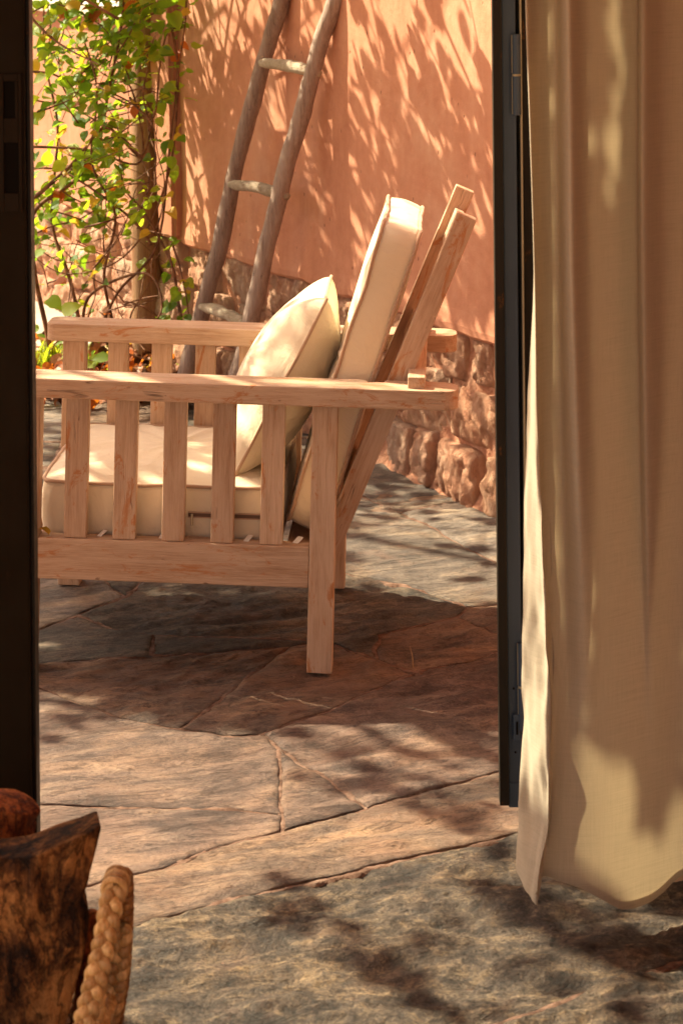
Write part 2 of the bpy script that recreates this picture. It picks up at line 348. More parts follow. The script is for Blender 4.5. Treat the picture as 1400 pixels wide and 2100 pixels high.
# ------------------------------------------------------------------ the floor
def fr(v, o=5): return noise.fractal(v, .9, 2.1, o, noise_basis='PERLIN_ORIGINAL')
def relief(x, y, amp, rough, ang, seed):
    ca, sa = math.cos(ang), math.sin(ang); u = (x * ca + y * sa); v = (-x * sa + y * ca)
    n0 = fr(Vector((x * 3.1 + seed, y * 3.1, seed)), 3)
    n1 = fr(Vector((u * 5 + seed, v * 17, seed * 2)), 5)
    t = n1 * 4.5; ft = math.floor(t); q = t - ft; q = q * q * q * (q * (q * 6 - 15) + 10)
    terr = (ft + q) / 4.5
    n2 = fr(Vector((u * 17, v * 46, seed)), 5)
    n3 = abs(fr(Vector((u * 22 + seed, v * 60, seed)), 3)); n4 = fr(Vector((u * 2.2 + seed, v * 7, seed + 5)), 4) * 5.0; f4 = math.floor(n4); q4 = (n4 - f4) ** 9; return amp * (.5 * n0 + 1.3 * terr + 1.1 * (f4 + q4) / 5.0 - .4 * n3) + rough * n2
def slab(poly, m, parent, amp=.005, rough=.002, ang=R(20), step=.0095, gap=.0042, ztop=-.004, depth=.03, wob=.009):
    n = len(poly); pts = []
    for i in range(n):
        a, b = Vector(poly[i][:2]), Vector(poly[(i + 1) % n][:2]); k = max(1, int((b - a).length / (step * 1.0)))
        for j in range(k):
            p = a.lerp(b, j / k)
            o = Vector((noise.noise(Vector((p.x * 9, p.y * 9, 3.1))) + .5 * noise.noise(Vector((p.x * 30, p.y * 30, 1.3))), noise.noise(Vector((p.x * 9, p.y * 9, 9.7))) + .5 * noise.noise(Vector((p.x * 30, p.y * 30, 5.3)))))
            pts.append(p + o * wob)
    area = sum(pts[i].x * pts[(i + 1) % len(pts)].y - pts[(i + 1) % len(pts)].x * pts[i].y for i in range(len(pts)))
    if area < 0: pts.reverse()
    K = len(pts); ins = []; JV, JF = [], []; js = rnd.uniform(0, 90); jo = rnd.uniform(0, .0012)
    for i in range(K):
        t = (pts[(i + 2) % K] - pts[i - 2]).normalized(); nrm = Vector((-t.y, t.x)); q = pts[i]
        for k_, sgn in enumerate((-1, -.55, .0, .55, 1)):
            wd = .011 + .012 * max(0, noise.noise(Vector((q.x * 13 + js, q.y * 13, 2)))) + .004 * noise.noise(Vector((q.x * 60 + js, q.y * 60, k_)))
            zz = (-.016 if abs(sgn) == 1 else -.0070) + jo + .0032 * noise.noise(Vector((q.x * 40, q.y * 40, js + k_))) + .0045 * noise.noise(Vector((q.x * 7, q.y * 7, js)))
            JV.append((q.x + nrm.x * sgn * wd, q.y + nrm.y * sgn * wd, zz))
    for i in range(K):
        for k_ in range(4): a_ = i * 5 + k_; b_ = ((i + 1) % K) * 5 + k_; JF.append((a_, b_, b_ + 1, a_ + 1))
    link('mortar_joint', mesh_of(JV, JF, True), M['mortar'], parent)
    for i in range(K):
        t = (pts[(i + 2) % K] - pts[i - 2]).normalized(); nrm = Vector((-t.y, t.x))
        g = gap * (1 + .8 * noise.noise(Vector((pts[i].x * 25, pts[i].y * 25, 7))))
        ins.append(pts[i] + nrm * g)
    A = np.array([(p.x, p.y) for p in ins]); B = np.roll(A, -1, 0)
    x0, y0 = A.min(0); x1, y1 = A.max(0)
    gx, gy = np.meshgrid(np.arange(x0, x1, step), np.arange(y0, y1, step)); gx = gx + np.where(np.arange(gx.shape[0]) % 2, step / 2, 0)[:, None]
    Q = np.stack([gx.ravel(), gy.ravel()], 1)
    inside = np.zeros(len(Q), bool)
    for a, b in zip(A, B):
        c = ((a[1] > Q[:, 1]) != (b[1] > Q[:, 1])) & (Q[:, 0] < (b[0] - a[0]) * (Q[:, 1] - a[1]) / (b[1] - a[1] + 1e-12) + a[0]); inside ^= c
    Q = Q[inside]
    D = np.full(len(Q), 9.0)
    for a, b in zip(A, B):
        ab = b - a; t = np.clip(((Q - a) @ ab) / (ab @ ab + 1e-12), 0, 1); D = np.minimum(D, np.linalg.norm(Q - a - t[:, None] * ab, axis=1))
    keep = D > step * .45; Q, D = Q[keep], D[keep]
    ve = [Vector((*p,)) for p in A] + [Vector((*p,)) for p in Q]
    ed = [(i, (i + 1) % K) for i in range(K)]
    vo, eo, fo, ov, oe, of = delaunay_2d_cdt(ve, ed, [], 1, 1e-6)
    dist = list(np.zeros(K)) + list(D); sd = rnd.uniform(0, 50); tilt = (rnd.uniform(-.002, .002), rnd.uniform(-.002, .002))
    cx, cy = A.mean(0); V = []
    for i, v in enumerate(vo):
        o = ov[i][0] if ov[i] else 0; d = dist[o] if o < len(dist) else 0
        e = 1 - min(1, d / .010); rl = relief(v.x, v.y, amp, rough, ang, sd) * (1 - .7 * e); z = ztop + .002 + rl - .0022 * e * e
        z += tilt[0] * (v.x - cx) + tilt[1] * (v.y - cy)
        V.append((v.x - cx, v.y - cy, z))
    Fc = [tuple(f) for f in fo]
    # skirt round the outline
    bnd = {}
    for f in Fc:
        for i in range(len(f)):
            e = (f[i], f[(i + 1) % len(f)]); bnd[e] = bnd.get(e, 0) + 1
    low = {}
    for (a, b) in list(bnd):
        if (b, a) not in bnd:
            for q in (a, b):
                if q not in low: low[q] = len(V); V.append((V[q][0], V[q][1], -depth))
            Fc.append((b, a, low[a], low[b]))
    me = mesh_of(V, Fc, True)
    o = link('flagstone', me, m, parent); o.location = (cx, cy, 0); return o

def sheet(name, x0, x1, y0, y1, z, m, kind='structure', label=None, cat=None, n=2):
    V = []; Fc = []
    for i in range(n):
        for j in range(n): V.append((x0 + (x1 - x0) * i / (n - 1), y0 + (y1 - y0) * j / (n - 1), z))
    for i in range(n - 1):
        for j in range(n - 1): Fc.append((i * n + j, (i + 1) * n + j, (i + 1) * n + j + 1, i * n + j + 1))
    return link(name, mesh_of(V, Fc), m, kind=kind, label=label, cat=cat)
ground = sheet('ground', -60, 60, -20, 120, -.035, M['earth'], label='pale sandy earth beyond the paved terrace')
# mortar bed of the terrace, slightly lumpy
def bed():
    V, Fc = [], []; nx, ny = 150, 300; X0, X1, Y0, Y1 = -1.6, 1.4, 2.2, 8.4
    for j in range(ny + 1):
        for i in range(nx + 1):
            x = X0 + (X1 - X0) * i / nx; y = Y0 + (Y1 - Y0) * j / ny
            V.append((x, y, -.020 + .003 * fr(Vector((x * 14, y * 14, 4)), 3)))
    for j in range(ny):
        for i in range(nx):
            a = j * (nx + 1) + i; Fc.append((a, a + 1, a + nx + 2, a + nx + 1))
    return link('terrace_floor', mesh_of(V, Fc, True), M['mortar'], kind='structure', label='pink mortar bed of the flagstone terrace')
terrace = bed()
a1, a2, a3, a4, a5 = (75, 1405), (250, 1470), (370, 1490), (480, 1507), (540, 1500)
b1, b2, b3 = (690, 1445), (800, 1395), (850, 1375); c1, c2, c3 = (605, 1552), (680, 1600), (755, 1655); d0, d1 = (575, 1530), (576, 1700)
e1, e2, e3, e4 = (450, 1730), (330, 1775), (190, 1810), (-250, 1880); f0, f1, f2, f3, f4 = (-250, 1640), (75, 1645), (280, 1650), (470, 1657), (575, 1665)
h0, h1, h2, h3, h4, h5, h6, h7 = (-350, 2030), (250, 1905), (400, 1860), (600, 1810), (800, 1768), (1060, 1700), (1300, 1650), (1750, 1590)
i0, i1, i2, i3, i4 = (1800, 1860), (1400, 1962), (1150, 2050), (1000, 2105), (700, 2260)
g1, g2, g3 = (940, 1355), (1010, 1335), (1450, 1230); j1, j2, j3 = (930, 1608), (1015, 1580), (1550, 1470)
q0, q1, q2, q3, q4 = (-250, 1372), (72, 1357), (260, 1345), (450, 1333), (595, 1322); t1, t2 = (500, 1390), (420, 1450)
k1, k2, k3 = (770, 1347), (700, 1322), (675, 1312); l1, l2 = (775, 1297), (940, 1262)
m0, m1, m2, m3, m4 = (620, 1150), (710, 1170), (800, 1190), (900, 1220), (965, 1243)
n1 = (1010, 1297); n2 = (1250, 1400 - 140); r1 = (1015, 1236); r2 = (1250, 1180)
slabs = [
    ([(-250, 1390), a1, a2, a3, a4, a5, d0, f4, f3, f2, f1, f0], 'stone_pink', dict(amp=.003)),
    ([f0, f1, f2, f3, f4, d1, e1, e2, e3, e4], 'stone_pink', dict(amp=.003)),
    ([d0, c1, c2, c3, d1, f4], 'stone_pink', dict(amp=.004)),
    ([a5, b1, b2, b3, g1, g2, g3, j3, j2, j1, c3, c2, c1, d0], 'stone_pink', dict(amp=.008, ang=R(15))),
    ([c3, j1, j2, j3, h7, h6, h5, h4, h3, h2, h1, h0, e4, e3, e2, e1, d1], 'stone_ochre', dict(amp=.007, ang=R(25))),
    ([h0, h1, h2, h3, h4, h5, h6, h7, i0, i1, i2, i3, i4, (-100, 2300), (-450, 2300)], 'stone_rough', dict(amp=.012, rough=.0022, step=.0068, ang=R(12))),
    ([i0, i1, i2, i3, i4, (500, 2500), (1900, 2500)], 'stone_rough', dict(amp=.014, rough=.004, step=.008)),
    ([(-250, 1390), q0, q1, q2, q3, q4, t1, t2, a3, a2, a1], 'stone_ochre', dict(amp=.006, ang=R(40))),
    ([q4, k3, k2, k1, b3, b2, b1, a5, a4, a3, t2, t1], 'stone_ochre', dict(amp=.006, ang=R(45))),
    ([(-250, 1330), (72, 1290), (155, 1257), (225, 1285), (310, 1297), (312, 1343), q2, q1, q0], 'stone_grey', dict(amp=.003)),
    ([(310, 1297), (395, 1302), (560, 1305), k3, q4, q3, q2, (312, 1343)], 'stone_grey', dict(amp=.004)),
    ([(155, 1257), (250, 1222), (290, 1190), (420, 1155), m0, m1, m2, m3, m4, l2, l1, k1, k2, k3, (560, 1305), (395, 1302), (310, 1297), (225, 1285)], 'stone_grey', dict(amp=.008)),
    ([(-250, 1130), (150, 1140), (220, 1192), (250, 1222), (155, 1257), (72, 1290), (-250, 1330)], 'stone_smooth', dict(amp=.003)),
    ([l1, l2, n1, n2, g3, g2, g1, b3, k1], 'stone_ochre', dict(amp=.007)),
    ([l2, m4, r1, r2, (1450, 1200), g3, n2, n1], 'stone_ochre', dict(amp=.005)),
    ([(560, 1010), (730, 1010), (790, 1035), (816, 1048), (870, 1070), (950, 1115), (1015, 1150), (1100, 1185), (1250, 1180), r1, m4, m3, m2, m1, m0, (420, 1155)], 'stone_smooth', dict(amp=.003)),
    ([(816, 1048), (941, 1025), (1015, 1052), (1150, 1090), (1250, 1180), (1100, 1185), (1015, 1150), (950, 1115), (870, 1070)], 'stone_smooth', dict(amp=.003, rough=.003)),
    ([(600, 950), (730, 952), (800, 945), (870, 915), (1000, 960), (1150, 1090), (1015, 1052), (941, 1025), (816, 1048), (790, 1035), (730, 1010), (560, 1010)], 'stone_smooth', dict(amp=.004)),
    ([(560, 1010), (420, 1155), (290, 1190), (250, 1222), (220, 1192), (150, 1140), (250, 1020)], 'stone_grey', dict(amp=.004)),
]
for poly, m, kw in slabs:
    slab([G(*p) for p in poly], M[m], terrace, **kw)
# further rows of slabs behind the chair, and those just outside the frame
def far_slabs():
    ys = [5.95, 6.45, 6.85, 7.35]
    xs = [-1.75, -1.25, -.85, -.42, .0, .42]
    g = {}
    for i, y in enumerate(ys):
        for j, x in enumerate(xs): g[i, j] = Vector((x + rnd.uniform(-.1, .1), y + rnd.uniform(-.1, .1)))
    for j, p in enumerate([(-700, 1020), (-150, 1030), (150, 1020), (250, 1020), (560, 1010), (600, 950)]): pass
    mats = ['stone_smooth', 'stone_ochre', 'stone_grey', 'stone_smooth', 'stone_ochre']
    for i in range(len(ys) - 1):
        for j in range(len(xs) - 1):
            q = [g[i, j], g[i, j + 1], g[i + 1, j + 1], g[i + 1, j]]
            if (q[0].x + q[1].x) / 2 > .05 and i > 1: continue
            slab([(p.x, p.y) for p in q], M[mats[(i * 2 + j) % 5]], terrace, step=.03, amp=.004, ztop=-.008)
    row = [(-1.9, 5.6), (-1.1, 5.62), (-.66, 5.6), (-.58, 6.08), (-1.2, 6.0), (-1.9, 6.0)]
    slab([(-1.9, 5.58), (-1.35, 5.55), (-1.3, 5.98), (-1.8, 6.0)], M['stone_grey'], terrace, step=.03, ztop=-.008)
    slab([(-1.33, 5.55), (-.68, 5.57), (-.56, 6.08), (-.85, 5.93), (-1.28, 5.98)], M['stone_smooth'], terrace, step=.02, ztop=-.008)
    slab([(-.54, 6.1), (-.16, 6.16), (-.1, 6.45), (-.42, 6.4), (-.8, 6.4), (-.82, 5.97)], M['stone_ochre'], terrace, step=.02, ztop=-.010)
far_slabs()

# ------------------------------------------------------------------ the garden wall
WD = Vector((-.4633, .8862, 0)); WN = Vector((-.8862, -.4633, 0)); W0 = Vector((.401, 5.98, 0))     # along, towards the terrace, foot point
def WP(u, d, z): return W0 + WD * u + WN * d + Vector((0, 0, z))
def u_at(px, d=0):
    k = (px - 700) / F; o = W0 + WN * d; return (k * o.y - o.x) / (WD.x - k * WD.y)
wall = empty('garden_wall', 'terracotta plastered garden wall on a rough red sandstone base', 'wall')
UP = u_at(350)
def plaster_part(u0, u1, z1, d, m, name='plaster', zl=.44, thick=.28, lip=True):
    nu = int((u1 - u0) / .03); V, Fc = [], []
    prof = [(d - .04, 0.0), (d - .006, -.006), (d + .004, .003), (d + .006, .02), (d + .002, .06), (d, .12)]
    zs = list(np.linspace(.25, z1 - zl, 14))
    rows = [(a, b) for a, b in prof] + [(d, z) for z in zs] + [(d - thick, z1 - zl), (d - thick, 0)]
    for i in range(nu + 1):
        u = u0 + (u1 - u0) * i / nu
        dz = .012 * noise.noise(Vector((u * 5, 3, 1))) + .005 * noise.noise(Vector((u * 19, 3, 1)))
        for k, (dd, zz) in enumerate(rows):
            f = 1 if zz < .1 else 0
            bul = .006 * noise.noise(Vector((u * 2.5, zz * 2.5, 8))) if 3 < k < len(rows) - 2 else 0
            V.append(WP(u, dd + bul, zl + zz + dz * f))
    R_ = len(rows)
    for i in range(nu):
        for k in range(R_ - 1):
            Fc.append((i * R_ + k, (i + 1) * R_ + k, (i + 1) * R_ + k + 1, i * R_ + k + 1))
    Fc.append(tuple(range(R_))); Fc.append(tuple(nu * R_ + k for k in range(R_ - 1, -1, -1)))
    me = mesh_of(V, Fc, False)
    bm = bmesh.new(); bm.from_mesh(me); bmesh.ops.recalc_face_normals(bm, faces=bm.faces); bm.to_mesh(me); bm.free()
    return link(name, me, m, wall)
plaster_part(-2.6, UP, 2.3, .02, M['plaster'])
plaster_part(UP + .001, 4.2, 1.165, .018, M['plaster_pale'], name='low_plaster')
cp = prism_me([(UP + .004, -.30), (4.2, -.30), (4.2, .05), (UP + .004, .05)], 1.166, 1.21, .006)
for v in cp.vertices: v.co = WP(v.co.x, v.co.y, v.co.z)
link('coping', cp, M['coping'], wall)
# shallow raised plaster strip where the two heights meet
up0, up1 = u_at(374), u_at(322)
V = []
for (ua, ub, z) in ((u_at(352, .06), u_at(322, .06), .45), (up0, up1, 1.45), (up0, up1, 2.3)):
    V += [WP(ua, .0, z), WP(ua, .055, z), WP(ub, .055, z), WP(ub, .0, z)]
Fc = [(0, 1, 2, 3), (8, 11, 10, 9)]
for k in (0, 4):
    for j in range(4): Fc.append((k + j, k + 4 + j, k + 4 + (j + 1) % 4, k + (j + 1) % 4))
me = mesh_of(V, Fc); bm = bmesh.new(); bm.from_mesh(me); bmesh.ops.recalc_face_normals(bm, faces=bm.faces)
bmesh.ops.bevel(bm, geom=list(bm.edges), offset=.012, segments=3, affect='EDGES'); bm.to_mesh(me); bm.free()
link('raised_strip', me, M['plaster_pale'], wall)
# mortar core of the base
V, Fc = [], []; nu, nz = 170, 14
for i in range(nu + 1):
    for k in range(nz + 1):
        u = -2.6 + 6.8 * i / nu; z = -.05 + .52 * k / nz
        V.append(WP(u, -.001 + .012 * fr(Vector((u * 9, z * 9, 2)), 4) + .03 * max(0, 1 - z / .1) ** 2, z))
for i in range(nu):
    for k in range(nz): a = i * (nz + 1) + k; Fc.append((a, a + nz + 1, a + nz + 2, a + 1))
link('mortar_core', mesh_of(V, Fc, True), M['clay'], wall)
def wall_stone(u0, u1, z0, z1, seed, prot):
    nu, nz = max(8, int((u1 - u0) / .0075)), max(7, int((z1 - z0) / .0075)); V, Fc = [], []
    uc, zc = (u0 + u1) / 2, (z0 + z1) / 2; hu, hz = (u1 - u0) / 2, (z1 - z0) / 2
    tx, tz = rnd.uniform(-.12, .12), rnd.uniform(-.10, .10)
    planes = [(.004 + rnd.uniform(0, .012), rnd.uniform(-.014, .014), rnd.uniform(-.014, .014)) for _ in range(6)]
    for i in range(nu + 1):
        for k in range(nz + 1):
            a, b = 2 * i / nu - 1, 2 * k / nz - 1
            # square -> rounded outline
            r = max(abs(a), abs(b)); L = (abs(a) ** 12 + abs(b) ** 12) ** (1 / 12) or 1; q = r / L
            a2, b2 = a * q, b * q
            th = math.atan2(b2, a2); w_ = 1 + .10 * noise.noise(Vector((math.cos(th) * 1.4, math.sin(th) * 1.4, seed)))
            u = uc + a2 * hu * w_; z = zc + b2 * hz * w_ + .06 * a2 * hz * math.sin(seed)
            e = max(0, 1 - r ** 14)
            n = fr(Vector((u * 7, z * 7, seed)), 2) * .005 + fr(Vector((u * 30, z * 22, seed)), 5) * .005 + abs(fr(Vector((u * 55, z * 40, seed + 3)), 4)) * -.007
            n += min(h_ + gx * a2 + gz * b2 for h_, gx, gz in planes)
            cr = abs(noise.noise(Vector((u * 17, z * 11, seed + 4)))); n -= .008 * max(0, 1 - cr * 9)
            d = -.03 + (prot + .03) * e ** .35 + n * (.5 + .9 * e) + (a2 * tx * hu + b2 * tz * hz) * e
            V.append(WP(u, d, z))
    for i in range(nu):
        for k in range(nz): c = i * (nz + 1) + k; Fc.append((c, c + nz + 1, c + nz + 2, c + 1))
    o = link('stone', mesh_of(V, Fc, True), M['sandstone'], wall)
    return o
rows = [(-.02, .135), (.145, .300), (.308, .437)]
sd_ = 0
for ri, (z0, z1) in enumerate(rows):
    u = -1.3 - rnd.uniform(0, .2)
    while u < 3.9:
        L = rnd.uniform(.10, .34)
        tall = 0
        zz0, zz1 = z0 + rnd.uniform(-.01, .008), z1 + rnd.uniform(-.008, .012 if ri < 3 else .0)
        sd_ += 1; wall_stone(u, u + L, zz0 - .004, zz1 + .004, sd_ * 3.7, rnd.uniform(.008, .024) + .010 * (3 - ri) * .6)
        u += L + rnd.uniform(.002, .016)

# ------------------------------------------------------------------ planting bed, path, post
def lumpy(name, poly_px, z, m, kind, label, amp=.015, step=.03):
    P = [G(*p) for p in poly_px]; A = np.array([(p.x, p.y) for p in P]); x0, y0 = A.min(0); x1, y1 = A.max(0)
    V, Fc = [], []; nx, ny = int((x1 - x0) / step) + 1, int((y1 - y0) / step) + 1
    pts = [Vector(p) for p in A]; ed = [(i, (i + 1) % len(pts)) for i in range(len(pts))]
    ins = []
    for i in range(1, nx):
        for j in range(1, ny):
            q = (x0 + i * step, y0 + j * step); c = False
            for a, b in zip(A, np.roll(A, -1, 0)):
                if (a[1] > q[1]) != (b[1] > q[1]) and q[0] < (b[0] - a[0]) * (q[1] - a[1]) / (b[1] - a[1]) + a[0]: c = not c
            if c: ins.append(Vector(q))
    vo, eo, fo, *_ = delaunay_2d_cdt(pts + ins, ed, [], 1, 1e-6)
    V = [(v.x, v.y, z + amp * fr(Vector((v.x * 9, v.y * 9, 3)), 4)) for v in vo]
    return link(name, mesh_of(V, [tuple(f) for f in fo], True), m, kind=kind, label=label)
bedpoly = [(-260, 800), (150, 812), (330, 812), (480, 830), (560, 850), (600, 830), (330, 700), (250, 712), (140, 728), (40, 738), (-280, 745)]
lumpy('soil', bedpoly, .012, M['soil'], 'structure', 'dark soil of the narrow planting bed under the vine', .02)
pp = [G(p[0], p[1]) for p in [(-400, 747), (40, 739), (140, 729), (248, 713), (300, 690), (150, 560), (-600, 560)]]
pme = prism_me([(p.x, p.y) for p in pp], -.03, .03, .008)
s = NT('smooth_path_concrete'); c = s.coord(0); a = s.noise(c, 5, 7, .6)
M['path'] = s.done(s.ramp(a, [(.35, (.30, .255, .22)), (.65, (.42, .36, .31))]), .8, s.bump(s.noise(c, 60, 5, .6), .3, .004))
link('path', pme, M['path'], kind='structure', label='smooth pale grey path slab behind the planting bed')
post_path = [W(298, 800, 7.93) + Vector((0, 0, -.03))]
for t in np.linspace(0, 1, 26):
    px = 302 + (290 - 302) * t; py = 730 + (-900 - 730) * t
    p = W(px, py, 7.93); post_path.append(p + Vector((.004 * noise.noise(Vector((t * 9, 0, 0))), 0, 0)))
post_me = tube_me(post_path, [.052 + .004 * noise.noise(Vector((i * .3, 5, 0))) for i in range(len(post_path))], 20, rough=.07, seed=3)
post = link('wooden_post', post_me, M['post_wood'], label='round upright wooden post beside the vine and the garden wall', cat='post')

# ------------------------------------------------------------------ ladder
lad = empty('wooden_ladder', 'rustic wooden pole ladder leaning on the terracotta wall', 'ladder')
def rail_pt(pxs, pys, Y0, Y1, t, ex=0):
    px = np.interp(t, [0, 1], pxs); py = np.interp(t, [0, 1], pys); return W(px, py, Y0 + (Y1 - Y0) * t)
def rail(name, ctrl, rad, seed):
    P = catmull([W(*c) for c in ctrl], 10); n = len(P)
    P = [p + Vector((.006 * noise.noise(Vector((i * .13, seed, 0))), .004 * noise.noise(Vector((i * .13, seed, 4))), 0)) for i, p in enumerate(P)]
    r = [rad * (1 + .10 * noise.noise(Vector((i * .11, seed, 9))) - .10 * i / n) for i in range(n)]
    return link(name, tube_me(P, r, 16, rough=.09, seed=seed), M['ladder_wood'], lad)
LL = [(352, 850, 7.17), (384, 760, 7.16), (418, 620, 7.14), (452, 500, 7.12), (482, 350, 7.08), (518, 210, 7.05), (548, 100, 7.03), (578, 0, 7.0), (640, -210, 6.96), (700, -420, 6.92)]
RL = [(440, 905, 6.86), (492, 750, 6.85), (524, 620, 6.84), (548, 500, 6.82), (585, 350, 6.79), (620, 230, 6.77), (650, 110, 6.75), (688, 0, 6.72), (755, -210, 6.68), (815, -420, 6.64)]
rail('rail', LL, .0265, 1); rail('rail', RL, .027, 2)
def rung(p0, p1, seed, bend):
    P = []; n = 12
    for i in range(n + 1):
        t = i / n; q = p0.lerp(p1, t); q.z += bend * math.sin(t * math.pi); P.append(q)
    r = [.0175 * (.55 + .45 * min(1, min(i, n - i) / 2.0)) * (1 + .2 * noise.noise(Vector((i * .6, seed, 0)))) for i in range(n + 1)]
    return link('rung', tube_me(P, r, 12, rough=.22, seed=seed), M['rung_wood'], lad)
rung(W(534, 128, 7.0), W(655, 150, 6.74), 3, .006); rung(W(472, 378, 7.05), W(590, 402, 6.78), 5, .008)
rung(W(412, 628, 7.1), W(520, 672, 6.83), 8, .008); rung(W(600, -110, 6.95), W(725, -95, 6.7), 9, .004); rung(W(350, 860, 7.13), W(450, 900, 6.87), 12, .0) if False else None

# ------------------------------------------------------------------ the armchair
YAW, TILT = R(-2.62), R(1.3)
CH = Matrix.Translation((-.046, 4.70, 0)) @ Matrix.Rotation(YAW, 4, 'Z') @ Matrix.Rotation(TILT, 4, 'Y')
chair = empty('armchair', 'washed wooden slatted armchair with reclining back on the flagstones', 'armchair', CH)
def part(name, me, m, loc=None, rot=None, label=None):
    o = link(name, me, m, chair, label=label)
    if loc is not None: o.location = loc
    if rot is not None: o.rotation_euler = rot
    return o
def cbox(name, x0, x1, y0, y1, z0, z1, ax, bev=.003, **kw):
    c = ((x0 + x1) / 2, (y0 + y1) / 2, (z0 + z1) / 2); h = ((x1 - x0) / 2, (y1 - y0) / 2, (z1 - z0) / 2)
    return part(name, box_me(-h[0], h[0], -h[1], h[1], -h[2], h[2], bev, 3), M['wood_' + ax], c, **kw)
ZA0, ZA1 = .557, .597
def round_arm(y0, y1, notch_side):
    x0, x1 = -.677, .272; pts = []
    def arc(cx, cy, r, a0, a1, k=6):
        for i in range(k + 1): a = R(a0 + (a1 - a0) * i / k); pts.append((cx + r * math.cos(a), cy + r * math.sin(a)))
    rr = .036; rf = .022
    arc(x0 + rf, y0 + rf, rf, 180, 270); arc(x1 - rr, y0 + rr, rr, 270, 360)
    if notch_side > 0: arc(x1 - rr, y1 - rr, rr, 0, 90); pts.extend([(.119, y1), (.119, y1 - .022), (.084, y1 - .022), (.084, y1)]); arc(x0 + rf, y1 - rf, rf, 90, 180)
    else: arc(x1 - rr, y1 - rr, rr, 0, 90); arc(x0 + rf, y1 - rf, rf, 90, 180)
    return prism_me(pts, ZA0, ZA1, .0035)
part('armrest', round_arm(-.032, .064, 1), M['wood_x']); part('armrest', round_arm(.569, .665, -1), M['wood_x'])
for (ly0, ly1) in ((.0, .05), (.583, .633)):
    cbox('rear_leg', -.026, .026, ly0, ly1, .003, ZA0 + .0005, 'z')
    cbox('front_leg', -.639, -.588, ly0, ly1, -.0115, ZA0 + .0005, 'z')
    cbox('side_rail', -.5875, -.0265, ly0 + .002, ly1 - .004, .177, .261, 'x')
    for k in range(1, 6):
        xc = -.1015 * k - .004
        cbox('slat', xc - .0235, xc + .0235, ly0 + .008, ly0 + .034, .2615, ZA0 + .0005, 'z', .003)
cbox('front_rail', -.629, -.604, .051, .582, .177, .261, 'y'); cbox('rear_rail', -.010, .014, .051, .582, .180, .250, 'y')
for k in range(7):
    xc = -.56 + k * .085; cbox('seat_slat', xc - .027, xc + .027, .047, .586, .232, .248, 'y', .002)
for xx, w_ in ((-.528, .010), (-.459, .010), (-.335, .006), (-.155, .012), (-.052, .013)):
    o = part('webbing_tab', box_me(-w_ / 2, w_ / 2, -.012, .012, -.001, .001, .0004, 1), M['white'], (xx, .040, .2645), (R(20), 0, R(rnd.uniform(-30, -10))))
# reclining back frame
SL = math.atan2(.256 - .024, .93 - .33); back_base = Vector((.024 + .022, 0, .33))
def slanted(name, s0, s1, y0, y1, off=0, wd=.044, th=None, ax='z', bev=.003):
    h = (s1 - s0) / 2; c = (s0 + s1) / 2
    me = box_me(-wd / 2, wd / 2, -(y1 - y0) / 2, (y1 - y0) / 2, -h, h, bev, 3)
    d = Vector((math.sin(SL), 0, math.cos(SL))); n = Vector((math.cos(SL), 0, -math.sin(SL)))
    return part(name, me, M['wood_' + ax], back_base + d * c + n * off + Vector((0, (y0 + y1) / 2, 0)), (0, SL, 0))
for y0 in (.072, .524): slanted('back_upright', -.14, .655, y0, y0 + .036)
slanted('top_rail', .53, .608, .109, .523, .006, .022, ax='y'); slanted('middle_rail', .30, .36, .109, .523, .006, .022, ax='y'); slanted('bottom_rail', -.05, .02, .109, .523, .006, .022, ax='y')
for k in range(4):
    yc = .17 + k * .098; slanted('back_slat', .021, .299, yc - .024, yc + .024, .006, .016)
    slanted('back_slat', .361, .529, yc - .024, yc + .024, .006, .016)
cbox('back_support_bar', .168, .204, -.012, .645, .5905, .6205, 'y', .003)
lf = None

